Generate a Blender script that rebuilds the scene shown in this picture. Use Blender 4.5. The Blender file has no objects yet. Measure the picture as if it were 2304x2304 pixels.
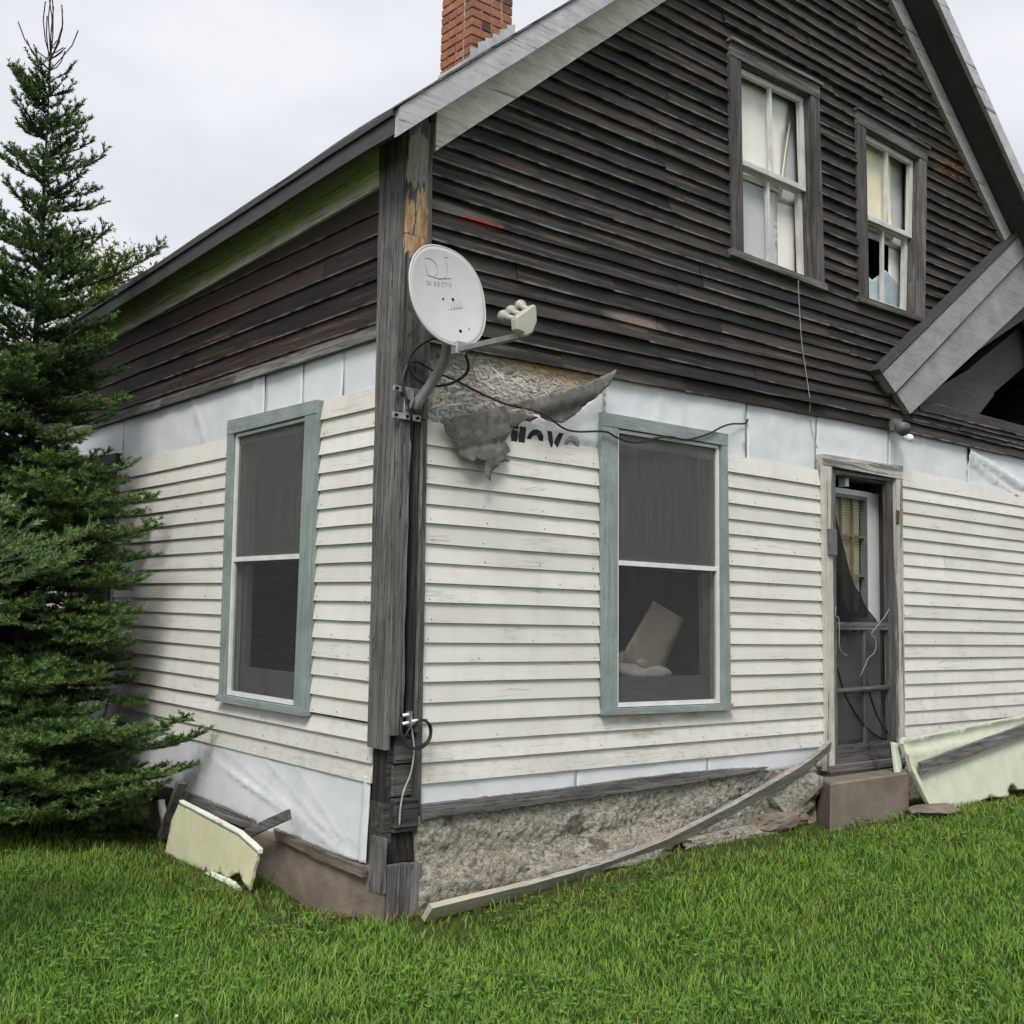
import bpy, bmesh, math, random
import numpy as np
from mathutils import Vector, Matrix, noise as mnoise
from mathutils.geometry import tessellate_polygon, delaunay_2d_cdt
random.seed(7); RS = np.random.RandomState(11)
sc = bpy.context.scene
C = sc.collection

# ------------------------------------------------------------------ camera
CAM = Vector((-3.0476, -4.6148, 1.6583))
FW = Vector((0.63242631, 0.76936035, 0.09011997))
RT = Vector((0.77071649, -0.63663171, 0.02638483))
UP = Vector((-0.07767267, -0.05277049, 0.99558135))
cd = bpy.data.cameras.new('camera'); cam = bpy.data.objects.new('camera', cd); C.objects.link(cam)
cd.sensor_width = 36.0; cd.sensor_fit = 'HORIZONTAL'; cd.lens = 2504.08 / 2304 * 36.0
cd.clip_start = 0.05; cd.clip_end = 800
m = Matrix((RT, UP, -FW)).transposed().to_4x4(); m.translation = CAM; cam.matrix_world = m
sc.camera = cam

# ------------------------------------------------------------------ sky, sun, exposure
SUN_EL, SUN_AZ = math.radians(50), math.radians(222)     # azimuth of the direction towards the sun, from +X
w = bpy.data.worlds.new('World'); sc.world = w; w.use_nodes = True
nt = w.node_tree; nt.nodes.clear()
out = nt.nodes.new('ShaderNodeOutputWorld'); bg = nt.nodes.new('ShaderNodeBackground')
sky = nt.nodes.new('ShaderNodeTexSky'); sky.sky_type = 'NISHITA'; sky.sun_disc = False
sky.sun_elevation = SUN_EL; sky.sun_rotation = math.radians(90) - SUN_AZ; sky.dust_density = 4.0; sky.air_density = 1.2
tc = nt.nodes.new('ShaderNodeTexCoord'); mp = nt.nodes.new('ShaderNodeMapping'); mp.inputs['Scale'].default_value = (1.0, 1.0, 2.2)
nz = nt.nodes.new('ShaderNodeTexNoise'); nz.inputs['Scale'].default_value = 2.6; nz.inputs['Detail'].default_value = 5; nz.inputs['Roughness'].default_value = .5
cr = nt.nodes.new('ShaderNodeValToRGB'); cr.color_ramp.elements[0].position = .3; cr.color_ramp.elements[1].position = .72
cr.color_ramp.elements[0].color = (3.3, 3.45, 3.85, 1); cr.color_ramp.elements[1].color = (4.85, 4.88, 4.98, 1)   # cloud deck
mx = nt.nodes.new('ShaderNodeMix'); mx.data_type = 'RGBA'; mx.inputs[0].default_value = .93
nt.links.new(tc.outputs['Generated'], mp.inputs['Vector']); nt.links.new(mp.outputs[0], nz.inputs['Vector']); nt.links.new(nz.outputs['Fac'], cr.inputs[0])
nt.links.new(sky.outputs[0], mx.inputs['A']); nt.links.new(cr.outputs[0], mx.inputs['B'])
nt.links.new(mx.outputs['Result'], bg.inputs['Color']); bg.inputs['Strength'].default_value = 0.1
nt.links.new(bg.outputs[0], out.inputs['Surface'])
sd = bpy.data.lights.new('sun', 'SUN'); sd.energy = 1.5; sd.angle = math.radians(22); sd.color = (1, .955, .88)
so = bpy.data.objects.new('sun', sd); C.objects.link(so); so.location = (-6, -8, 12)
sv = Vector((math.cos(SUN_EL) * math.cos(SUN_AZ), math.cos(SUN_EL) * math.sin(SUN_AZ), math.sin(SUN_EL)))
so.rotation_euler = sv.to_track_quat('Z', 'Y').to_euler()
sc.view_settings.view_transform = 'Standard'; sc.view_settings.look = 'None'
sc.view_settings.exposure = 1.02; sc.view_settings.gamma = 1.0; sc.view_settings.use_curve_mapping = False
sc.render.engine = 'CYCLES'
sc.cycles.adaptive_threshold = .035; sc.cycles.max_bounces = 6; sc.cycles.diffuse_bounces = 3; sc.cycles.glossy_bounces = 2; sc.cycles.transmission_bounces = 4; sc.cycles.transparent_max_bounces = 12

# ------------------------------------------------------------------ material helpers
class Nt:
    def __init__(s, name):
        s.m = bpy.data.materials.new(name); s.m.use_nodes = True; s.t = s.m.node_tree; s.t.nodes.clear()
        s.out = s.n('ShaderNodeOutputMaterial'); s._tc = None; s._oi = None
    def n(s, ty, **kw):
        x = s.t.nodes.new(ty)
        for k_, v in kw.items(): setattr(x, k_, v)
        return x
    def put(s, sock, v):
        if isinstance(v, bpy.types.NodeSocket): s.t.links.new(v, sock)
        elif isinstance(v, (tuple, list)) and len(v) == 3 and sock.type == 'RGBA': sock.default_value = (*v, 1)
        else: sock.default_value = v
    def obj(s):
        if not s._tc: s._tc = s.n('ShaderNodeTexCoord')
        return s._tc.outputs['Object']
    def rnd(s):
        if not s._oi: s._oi = s.n('ShaderNodeObjectInfo')
        return s._oi.outputs['Random']
    def pos(s): return s.n('ShaderNodeNewGeometry').outputs['Position']
    def ovec(s):   # object coordinates shifted for each object
        c = s.n('ShaderNodeCombineXYZ')
        for i, f in enumerate((37.1, 53.7, 21.3)): s.put(c.inputs[i], s.math('MULTIPLY', s.rnd(), f))
        a = s.n('ShaderNodeVectorMath', operation='ADD'); s.put(a.inputs[0], s.obj()); s.put(a.inputs[1], c.outputs[0]); return a.outputs[0]
    def map(s, v, scale=(1, 1, 1), rot=(0, 0, 0), loc=(0, 0, 0)):
        x = s.n('ShaderNodeMapping'); s.put(x.inputs[0], v); x.inputs['Location'].default_value = loc; x.inputs['Scale'].default_value = scale; x.inputs['Rotation'].default_value = rot; return x.outputs[0]
    def noise(s, v, scale=5, detail=4, rough=.55, dist=0):
        x = s.n('ShaderNodeTexNoise'); s.put(x.inputs['Vector'], v); x.inputs['Scale'].default_value = scale; x.inputs['Detail'].default_value = detail; x.inputs['Roughness'].default_value = rough; x.inputs['Distortion'].default_value = dist; return x.outputs['Fac']
    def vor(s, v, scale=5, feature='F1', out='Distance'):
        x = s.n('ShaderNodeTexVoronoi', feature=feature); s.put(x.inputs['Vector'], v); x.inputs['Scale'].default_value = scale; return x.outputs[out]
    def math(s, op, a, b=0.0, c=None, clamp=False):
        x = s.n('ShaderNodeMath', operation=op, use_clamp=clamp); s.put(x.inputs[0], a); s.put(x.inputs[1], b)
        if c is not None: s.put(x.inputs[2], c)
        return x.outputs[0]
    def ramp(s, f, *st):
        x = s.n('ShaderNodeValToRGB'); e = x.color_ramp.elements
        while len(e) < len(st): e.new(.5)
        for el, (p, c) in zip(e, st):
            el.position = p; el.color = (c, c, c, 1) if isinstance(c, (int, float)) else (*c, 1)
        s.put(x.inputs[0], f); return x.outputs[0]
    def mix(s, f, a, b, blend='MIX'):
        x = s.n('ShaderNodeMix', data_type='RGBA', blend_type=blend); s.put(x.inputs[0], f); s.put(x.inputs['A'], a); s.put(x.inputs['B'], b); return x.outputs['Result']
    def bump(s, h, strength=.5, dist=.01):
        x = s.n('ShaderNodeBump'); x.inputs['Strength'].default_value = strength; x.inputs['Distance'].default_value = dist; s.put(x.inputs['Height'], h); return x.outputs[0]
    def sep(s, v):
        x = s.n('ShaderNodeSeparateXYZ'); s.put(x.inputs[0], v); return x.outputs
    def blob(s, c, r, soft=.6):   # 1 inside an ellipsoid round a world point, falling off outwards
        v = s.map(s.pos(), loc=tuple(-a / b for a, b in zip(c, r)), scale=tuple(1 / b for b in r))
        x = s.n('ShaderNodeVectorMath', operation='LENGTH'); s.put(x.inputs[0], v)
        y = s.n('ShaderNodeMapRange'); s.put(y.inputs[0], x.outputs['Value']); y.inputs[1].default_value = 1 - soft; y.inputs[2].default_value = 1.0; y.inputs[3].default_value = 1; y.inputs[4].default_value = 0; return y.outputs[0]
    def attr(s, name): return s.n('ShaderNodeAttribute', attribute_name=name).outputs['Color']
    def done(s, col, rough=.8, bump=None, spec=.3, metal=0, alpha=None, **kw):
        p = s.n('ShaderNodeBsdfPrincipled'); s.put(p.inputs['Base Color'], col); s.put(p.inputs['Roughness'], rough); s.put(p.inputs['Specular IOR Level'], spec); s.put(p.inputs['Metallic'], metal)
        if bump is not None: s.put(p.inputs['Normal'], bump)
        for k_, v in kw.items(): s.put(p.inputs[k_.replace('_', ' ')], v)
        s.t.links.new(p.outputs[0], s.out.inputs[0]); s.p = p; return s.m

AX = {'x': (1.1, 28, 28), 'y': (28, 1.1, 28), 'z': (28, 28, 1.1)}
def weathered(name, ax, dark, mid, lite, crack=.5, warm=None, var=.35, rough=.85, spec=.2, bstr=.5, fine=1.0):
    """bare or thinly painted wood with the grain along one axis"""
    s = Nt(name); v = s.ovec(); sc_ = AX[ax]
    g = s.noise(s.map(v, tuple(a * fine for a in sc_)), 1.6, 7, .62, .4)
    b = s.noise(v, 2.4, 4, .6)
    c = s.ramp(g, (.28, dark), (.5, mid), (.74, lite))
    c = s.mix(s.math('MULTIPLY', s.ramp(b, (.35, 0), (.7, 1)), .55), c, dark)
    hs = s.n('ShaderNodeHueSaturation'); s.put(hs.inputs['Color'], c)
    s.put(hs.inputs['Value'], s.math('ADD', s.math('MULTIPLY', s.rnd(), 2 * var), 1 - var)); c = hs.outputs[0]
    if warm:
        wv = s.noise(s.map(v, tuple(a * .35 for a in sc_), loc=(4, 9, 2)), 2.2, 5, .65)
        c = s.mix(s.math('MULTIPLY', s.ramp(wv, (.58, 0), (.7, 1)), warm[1]), c, warm[0])
    ck = s.noise(s.map(v, tuple(a * 1.3 for a in sc_), loc=(1, 5, 3)), 1.3, 3, .5, .6)
    ck = s.math('SUBTRACT', 1, s.ramp(s.math('ABSOLUTE', s.math('SUBTRACT', ck, .5)), (.0, 1), (.022, 0)))
    c = s.mix(s.math('MULTIPLY', s.math('SUBTRACT', 1, ck), crack), c, tuple(x * .25 for x in dark))
    h = s.math('MULTIPLY', s.math('ADD', g, s.math('MULTIPLY', ck, .5)), 1)
    return s, c, s.bump(h, bstr, .004), rough, spec
def wmat(*a, **k):
    s, c, b, r, sp = weathered(*a, **k); return s.done(c, r, b, sp)

M = {}
def dark_siding(name, ax, tint=(1, 1, 1)):
    t = lambda c: tuple(a * b for a, b in zip(c, tint))
    s, c, b, r, sp = weathered(name, ax, t((.008, .0072, .0075)), t((.026, .022, .0205)), t((.075, .064, .057)), warm=(t((.15, .115, .07)), .6), var=.55, crack=.8)
    v = s.ovec()
    bw = s.math('FRACT', s.math('MULTIPLY', s.rnd(), 7.31)); c = s.mix(s.math('MULTIPLY', s.ramp(bw, (.62, 0), (.95, 1)), .55), c, t((.066, .05, .043)))
    ru = s.ramp(s.noise(s.map(v, AX[ax], loc=(8, 1, 7)), .5, 4, .6), (.66, 0), (.75, 1))
    c = s.mix(s.math('MULTIPLY', ru, .55), c, (.13, .05, .025))
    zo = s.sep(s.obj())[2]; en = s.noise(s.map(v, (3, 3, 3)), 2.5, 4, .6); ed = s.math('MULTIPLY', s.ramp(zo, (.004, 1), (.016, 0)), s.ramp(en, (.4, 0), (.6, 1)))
    c = s.mix(s.math('MULTIPLY', ed, .85), c, t((.2, .19, .182)))      # edge highlight painted into the colour along silvery worn drip edges
    if ax == 'x':    # last scraps of red paint beside the corner post, and one near the right rake
        rn = s.noise(s.map(s.pos(), (9, 1, 38)), 1.5, 5, .65)
        rd = s.math('GREATER_THAN', s.math('ADD', rn, s.math('MULTIPLY', s.blob((.48, 0, 3.735), (.34, .4, .05), .8), .42)), .835)
        c = s.mix(rd, c, (.22, .036, .028))
        gr = s.blob((.33, 0, 3.75), (.34, .3, .06), .7); c = s.mix(s.math('MULTIPLY', gr, s.math('SUBTRACT', .75, rd, clamp=True)), c, (.13, .115, .1))
        bn = s.blob((5.35, 0, 5.42), (.5, .4, .16), .9); c = s.mix(s.math('MULTIPLY', s.ramp(rn, (.5, 0), (.62, 1)), bn), c, (.33, .15, .06))
        pk = s.blob((1.66, 0, 3.42), (.3, .3, .06), .5); c = s.mix(s.math('MULTIPLY', pk, .55), c, (.27, .2, .17))
    return s.done(c, .68, b, .3)
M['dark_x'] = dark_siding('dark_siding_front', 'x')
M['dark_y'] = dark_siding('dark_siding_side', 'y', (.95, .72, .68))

def cream(name, ax):
    s = Nt(name); v = s.ovec(); q = AX[ax]
    base = s.ramp(s.noise(v, 1.7, 3), (.3, (.60, .585, .55)), (.7, (.69, .678, .65)))
    hs = s.n('ShaderNodeHueSaturation'); s.put(hs.inputs['Color'], base); s.put(hs.inputs['Value'], s.math('ADD', s.math('MULTIPLY', s.rnd(), .14), .93)); c = hs.outputs[0]
    pk = s.ramp(s.noise(v, 1.1, 2, .5), (.5, 0), (.75, 1)); c = s.mix(s.math('MULTIPLY', pk, .3), c, (.66, .56, .48))
    gr = s.noise(s.map(v, tuple(a * .62 for a in q)), 1.5, 5, .6, .7)
    line = s.ramp(s.math('ABSOLUTE', s.math('SUBTRACT', gr, .5)), (0, 1), (.012, 0))
    where = s.ramp(s.noise(s.map(v, (1, 1, 1), loc=(3, 3, 3)), 3.2, 3, .6), (.5, 0), (.64, 1))
    ck = s.math('MULTIPLY', line, where); c = s.mix(s.math('MULTIPLY', ck, .6), c, (.22, .2, .175))
    pe = s.noise(s.map(v, tuple(a * .3 for a in q), loc=(7, 2, 9)), 3.1, 5, .7)
    pe = s.math('MULTIPLY', s.ramp(pe, (.70, 0), (.72, 1)), s.ramp(s.noise(v, 1.3, 2), (.6, 0), (.66, 1)))
    c = s.mix(s.math('MULTIPLY', pe, .8), c, (.22, .20, .18))
    dirt = s.noise(s.map(s.pos(), (9, 9, .8)), 1, 4, .6); c = s.mix(s.math('MULTIPLY', s.ramp(dirt, (.5, 0), (.8, 1)), .22), c, (.36, .34, .3))
    mud = s.math('MULTIPLY', s.ramp(s.sep(s.pos())[2], (.0, 1), (1, 1)), s.ramp(s.noise(s.map(s.pos(), (6, 6, 9)), 2.3, 6, .7), (.5, 0), (.72, 1)))
    zl = s.n('ShaderNodeMapRange'); s.put(zl.inputs[0], s.sep(s.pos())[2]); zl.inputs[1].default_value = .78; zl.inputs[2].default_value = 1.25; zl.inputs[3].default_value = .5; zl.inputs[4].default_value = 0
    c = s.mix(s.math('MULTIPLY', mud, zl.outputs[0]), c, (.28, .25, .2))
    if ax == 'x':   # rust-brown drip stain under the window sill
        sn = s.noise(s.map(s.pos(), (4, 1, 14)), 2.2, 4, .6)
        st = s.math('MULTIPLY', s.math('MAXIMUM', s.blob((1.75, 0, 1.055), (.26, .2, .055), .9), s.math('MAXIMUM', s.blob((2.25, 0, 1.065), (.2, .2, .04), .9), s.blob((1.78, 0, .965), (.3, .2, .035), .9))), s.ramp(sn, (.36, 0), (.6, 1)))
        c = s.mix(s.math('MULTIPLY', st, .85), c, (.34, .24, .13))
    h = s.math('SUBTRACT', s.math('MULTIPLY', gr, .4), s.math('ADD', ck, s.math('MULTIPLY', pe, .8)))
    return s.done(c, .55, s.bump(h, .45, .003), .35)
M['cream_x'] = cream('cream_paint_front', 'x'); M['cream_y'] = cream('cream_paint_side', 'y')

G = ((.045, .042, .041), (.14, .133, .13), (.27, .262, .26))
for a in 'xyz':
    M['grey_' + a] = wmat('grey_weathered_wood_' + a, a, *G, crack=.8)
M['post'] = wmat('post_wood', 'z', (.05, .048, .046), (.145, .14, .136), (.30, .295, .29), crack=.9, bstr=.8)
M['post_light'] = wmat('side_corner_board_wood', 'z', (.075, .073, .07), (.20, .196, .192), (.38, .375, .37), crack=.9, bstr=.8)
M['post_dark'] = wmat('post_wood_inside', 'z', (.01, .009, .009), (.028, .026, .025), (.06, .056, .053), crack=.7, bstr=.8)
M['sillbrown'] = wmat('brown_rotten_sill', 'y', (.07, .057, .045), (.18, .15, .125), (.3, .262, .225), crack=.8)
M['log'] = wmat('end_grain_timber', 'x', (.03, .029, .028), (.1, .096, .092), (.21, .203, .196), crack=1, bstr=1.0, fine=.6)
s, c, b, r, sp = weathered('rotten_post_front', 'z', (.032, .03, .029), (.09, .085, .082), (.2, .19, .18), crack=1.0, bstr=1.0)
zz = s.sep(s.pos())[2]
rn = s.noise(s.map(s.pos(), (34, 34, 5)), 1.4, 5, .65)
band = s.blob((.07, -.03, 3.62), (.4, .4, .46), .75)
k_ = s.math('GREATER_THAN', s.math('MULTIPLY', rn, band), .43)
c = s.mix(s.math('MULTIPLY', k_, .9), c, s.ramp(s.noise(s.map(s.pos(), (20, 20, 4)), 2, 3), (.35, (.31, .13, .055)), (.6, (.48, .36, .23))))
k2 = s.math('MULTIPLY', s.math('GREATER_THAN', s.math('MULTIPLY', s.noise(s.map(s.pos(), (30, 30, 3), loc=(5, 5, 5)), 1.2, 5, .6), s.blob((.07, -.03, 3.95), (.4, .4, .3), .7)), .4), .55)
c = s.mix(k2, c, (.36, .34, .28)); M['post_rot'] = s.done(c, .85, b, .2)
def painted(name, ax, col, chip, amt=.62, var=.1, rough=.6):
    s = Nt(name); v = s.ovec(); q = AX[ax]
    g = s.noise(s.map(v, q), 1.5, 6, .62, .3); b = s.noise(v, 6, 5, .65)
    c = s.mix(s.ramp(b, (.3, 0), (.75, 1)), tuple(x * .72 for x in col), tuple(min(1, x * 1.18) for x in col))
    c = s.mix(s.math('MULTIPLY', s.ramp(g, (.3, 1), (.52, 0)), .38), c, tuple(x * .4 for x in col))
    gl = s.noise(s.map(v, tuple(a * 1.1 for a in q), loc=(6, 1, 4)), 1.4, 4, .55, .5); c = s.mix(s.math('MULTIPLY', s.ramp(s.math('ABSOLUTE', s.math('SUBTRACT', gl, .5)), (0, 1), (.014, 0)), .5), c, tuple(x * .22 for x in col))
    pl = s.math('MULTIPLY', s.ramp(s.noise(s.map(v, tuple(a * .4 for a in q), loc=(2, 4, 6)), 2.4, 6, .68), (amt, 0), (amt + .03, 1)), 1)
    c = s.mix(s.math('MULTIPLY', pl, .85), c, s.ramp(g, (.3, tuple(x * .4 for x in chip)), (.7, chip)))
    dk = s.ramp(s.noise(v, 3, 4), (.55, 0), (.8, 1)); c = s.mix(s.math('MULTIPLY', dk, .3), c, tuple(x * .35 for x in col))
    return s.done(c, rough, s.bump(s.math('SUBTRACT', s.math('MULTIPLY', g, .5), pl), .5, .003), .35)
for a in 'xyz':
    M['teal_' + a] = painted('blue_green_trim_' + a, a, (.27, .325, .32), (.36, .36, .35), .6)
    M['sashdim_' + a] = painted('weathered_inner_sash_' + a, a, (.13, .145, .145), (.12, .118, .115), .64)
    M['pine_' + a] = painted('shaded_dark_green_trim_' + a, a, (.02, .032, .032), (.05, .05, .048), .7)  # dark green frame, with the spruce's shade also put into its colour
    M['frieze_' + a] = painted('greenish_cream_frieze_' + a, a, (.80, .745, .69), (.36, .335, .3), .58)
    M['fascia_' + a] = painted('pale_grey_fascia_' + a, a, (.49, .5, .525), (.1, .098, .096), .6, rough=.45)
    M['doorframe_' + a] = painted('cream_door_frame_' + a, a, (.55, .535, .49), (.13, .125, .12), .54)
    M['sash_' + a] = painted('white_sash_' + a, a, (.66, .66, .65), (.25, .24, .23), .66)
    M['slate_' + a] = painted('grey_green_eave_' + a, a, (.06, .064, .062), (.10, .1, .095), .58)
M['porch'] = painted('porch_rake_grey', 'x', (.31, .31, .312), (.15, .15, .14), .68)
def simple(name, col, rough=.6, spec=.4, metal=0, nscale=0, var=.25, bstr=.2):
    s = Nt(name)
    if nscale:
        n_ = s.noise(s.ovec(), nscale, 5, .6); c = s.ramp(n_, (.3, tuple(x * (1 - var) for x in col)), (.7, tuple(min(1, x * (1 + var)) for x in col)))
        return s.done(c, rough, s.bump(n_, bstr, .004), spec, metal)
    return s.done(col, rough, None, spec, metal)
M['alu'] = simple('white_storm_frame', (.68, .69, .68), .4, .5, nscale=9, var=.12)
M['black'] = simple('black_cable', (.012, .012, .013), .45, .5, nscale=30)
M['white_wire'] = simple('pale_wire', (.34, .33, .31), .5, nscale=30)
M['dishgrey'] = simple('satellite_dish_grey', (.52, .53, .54), .42, .45, nscale=7, var=.06, bstr=.05)
M['logo'] = simple('embossed_grey_print', (.34, .355, .37), .5, nscale=40, var=.1)
M['mast'] = simple('grey_painted_tube', (.19, .195, .19), .45, .45, nscale=14, var=.18)
M['lnb'] = simple('cream_plastic', (.4, .395, .345), .4, .45, nscale=10, var=.08, bstr=.04)
M['zinc'] = simple('galvanised_steel', (.33, .34, .34), .45, .5, .5, nscale=22, var=.3)
M['lead'] = simple('lead_flashing', (.46, .48, .51), .5, .4, .25, nscale=12, var=.25, bstr=.4)
M['rust'] = simple('rusty_steel', (.1, .05, .03), .8, nscale=30, var=.4)
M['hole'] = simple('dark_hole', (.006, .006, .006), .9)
M['inside'] = simple('dim_room_plaster', (.16, .155, .15), .9, nscale=3)
M['shade'] = simple('cream_roller_shade', (.78, .73, .58), .9, nscale=4, var=.12)
M['shade_w'] = simple('white_roller_shade', (.80, .79, .75), .9, nscale=3, var=.06)
M['cloth_grey'] = simple('pale_grey_curtain', (.52, .53, .56), .9, nscale=4, var=.08)
M['sky_reflect_blue'] = simple('pale_blue_sky_reflection', (.36, .45, .49), .9, nscale=5, var=.3)  # stands in for sky reflected in the glass, painted as colour
M['cardboard'] = simple('cardboard', (.28, .245, .21), .9, nscale=6, var=.15)
M['bedding'] = simple('pale_bedding', (.36, .345, .32), .95, nscale=8, var=.3, bstr=.6)
M['door_white'] = simple('white_steel_door', (.62, .63, .65), .45, nscale=5, var=.07)
M['muntin_tan'] = simple('tan_muntin', (.15, .11, .06), .55, nscale=12, var=.3)
M['blind'] = simple('ivory_blind', (.42, .42, .33), .7, nscale=9, var=.1)
M['bulb'] = simple('white_bulb', (.8, .8, .8), .3)
M['lampgrey'] = simple('grey_lamp_housing', (.12, .13, .13), .5, nscale=20)
M['foam_y'] = None
def foam(name, col, edge):
    s = Nt(name); v = s.obj(); n_ = s.noise(v, 7, 5, .6); fine = s.noise(v, 90, 3, .6)
    c = s.ramp(n_, (.3, tuple(x * .88 for x in col)), (.7, tuple(min(1, x * 1.07) for x in col)))
    st = s.noise(s.map(v, (1, 1, 1), loc=(5, 5, 5)), 2.3, 5, .65); c = s.mix(s.math('MULTIPLY', s.ramp(st, (.52, 0), (.75, 1)), .35), c, edge)
    ck = s.noise(v, 4.2, 4, .55, .8); ck = s.math('MULTIPLY', s.ramp(s.math('ABSOLUTE', s.math('SUBTRACT', ck, .5)), (0, 1), (.006, 0)), s.ramp(s.noise(v, 2.2, 2), (.52, 0), (.62, 1)))
    c = s.mix(s.math('MULTIPLY', ck, .7), c, tuple(x * .3 for x in col))
    return s.done(c, .75, s.bump(s.math('ADD', fine, n_), .25, .004), .25)
M['foam_y'] = foam('yellow_foam_board', (.62, .6, .4), (.45, .5, .42))
M['foam_g'] = foam('pale_green_panel', (.55, .58, .46), (.45, .46, .36))
M['foam_gw'] = foam('pale_mint_edge', (.56, .64, .55), (.4, .45, .36))
M['foam_w'] = foam('white_foam_edge', (.72, .74, .66), (.5, .52, .42))
s = Nt('house_wrap'); v = s.pos(); n_ = s.noise(v, 3.1, 5, .6); cr_ = s.noise(s.map(v, (1.4, 1.4, 2)), 2.6, 2, .45, .8)
c = s.ramp(n_, (.3, (.60, .635, .68)), (.7, (.70, .72, .745)))
st = s.noise(s.map(v, (1, 1, .5), loc=(2, 2, 2)), 3.0, 5, .65); c = s.mix(s.math('MULTIPLY', s.ramp(st, (.58, 0), (.78, 1)), .4), c, (.44, .44, .36))
sp_ = s.ramp(s.vor(v, 15), (.03, 1), (.045, 0)); c = s.mix(s.math('MULTIPLY', sp_, .55), c, (.2, .2, .22))
M['wrap'] = s.done(c, .45, s.bump(s.math('ADD', cr_, s.math('MULTIPLY', n_, .5)), .22, .01), .35)
s = Nt('wrap_print'); M['ink'] = s.done(s.ramp(s.sep(s.pos())[0], (.0, (.02, .021, .023)), (1, (.02, .021, .023))), .6)
M['ink_pale'] = simple('faded_wrap_print', (.3, .3, .31), .6, nscale=30)
s = Nt('strand_board'); v = s.pos(); cc = s.attr('col')
c = s.mix(.5, cc, s.ramp(s.noise(s.map(v, (60, 60, 60)), 1.4, 5, .65), (.3, (.35, .34, .32)), (.7, (1, 1, 1))), 'MULTIPLY')
og = s.blob((1.02, 0, 3.06), (.62, .4, .13), .8); c = s.mix(s.math('MULTIPLY', og, .75), c, s.ramp(s.noise(v, 22, 3), (.35, (.5, .2, .06)), (.65, (.62, .42, .2))), 'MIX')
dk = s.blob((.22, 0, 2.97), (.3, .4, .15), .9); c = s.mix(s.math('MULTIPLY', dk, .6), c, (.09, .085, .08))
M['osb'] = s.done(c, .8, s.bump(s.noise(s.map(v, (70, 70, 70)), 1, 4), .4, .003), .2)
s = Nt('tar_felt'); v = s.obj(); n_ = s.noise(v, 14, 6, .65); f_ = s.noise(v, 120, 3, .6)
c = s.ramp(n_, (.3, (.085, .079, .074)), (.7, (.25, .236, .222))); c = s.mix(s.math('MULTIPLY', s.ramp(f_, (.5, 0), (.75, 1)), .4), c, (.26, .25, .24))
M['felt'] = s.done(c, .95, s.bump(s.math('ADD', n_, s.math('MULTIPLY', f_, .5)), .8, .006), .1)
s = Nt('rough_concrete'); v = s.pos(); n_ = s.noise(v, 6, 6, .68); wv = s.noise(s.map(v, (1, 1, 1.4)), 34, 6, .74, .35); vo = s.vor(v, 60)
c = s.ramp(wv, (.35, (.15, .14, .12)), (.45, (.40, .375, .32)), (.58, (.68, .645, .54)))
c = s.mix(s.ramp(n_, (.42, 0), (.66, 1)), c, s.mix(.5, c, (.33, .30, .22)))
fv = s.noise(s.map(v, (1, 1, 1.3)), 115, 4, .7, .2); c = s.mix(s.ramp(fv, (.36, .55), (.46, 0)), c, (.12, .11, .09))
sm = s.ramp(s.noise(s.map(v, (1, 1, 2.2), loc=(1, 1, 1.2)), 3.2, 4, .6), (.6, 0), (.63, 1)); c = s.mix(s.math('MULTIPLY', sm, .8), c, (.15, .13, .11))
M['concrete'] = s.done(c, .92, s.bump(s.math('ADD', wv, s.math('ADD', s.math('MULTIPLY', vo, .4), fv)), 1.0, .022), .15)
s = Nt('brown_concrete'); v = s.pos(); n_ = s.noise(v, 5, 6, .65); f_ = s.noise(v, 60, 4, .6)
c = s.ramp(n_, (.3, (.135, .108, .088)), (.7, (.235, .195, .16))); c = s.mix(s.math('MULTIPLY', s.ramp(f_, (.6, 0), (.75, 1)), .4), c, (.33, .29, .25))
M['bconc'] = s.done(c, .9, s.bump(s.math('ADD', n_, f_), .5, .008), .15)
s = Nt('brick'); v = s.ovec(); n_ = s.noise(v, 22, 5, .65); r_ = s.rnd()
c = s.ramp(r_, (.0, (.06, .045, .042)), (.16, (.33, .14, .095)), (.6, (.42, .17, .105)), (.85, (.27, .11, .08)), (1, (.48, .24, .16)))
c = s.mix(s.math('MULTIPLY', s.ramp(n_, (.4, 0), (.75, 1)), .55), c, (.12, .085, .075)); c = s.mix(s.math('MULTIPLY', s.ramp(s.noise(s.pos(), 9, 4, .6), (.52, 0), (.7, 1)), .45), c, (.09, .075, .07)); M['brick'] = s.done(c, .9, s.bump(n_, .7, .006), .15)
M['mortar'] = simple('mortar', (.4, .38, .36), .95, nscale=25, var=.35, bstr=.6)
s = Nt('shingle'); v = s.pos(); c = s.ramp(s.noise(v, 9, 6, .7), (.3, (.07, .069, .07)), (.7, (.2, .197, .193))); M['shingle'] = s.done(c, .95, s.bump(s.noise(v, 120, 3), .6, .004), .1)
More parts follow.
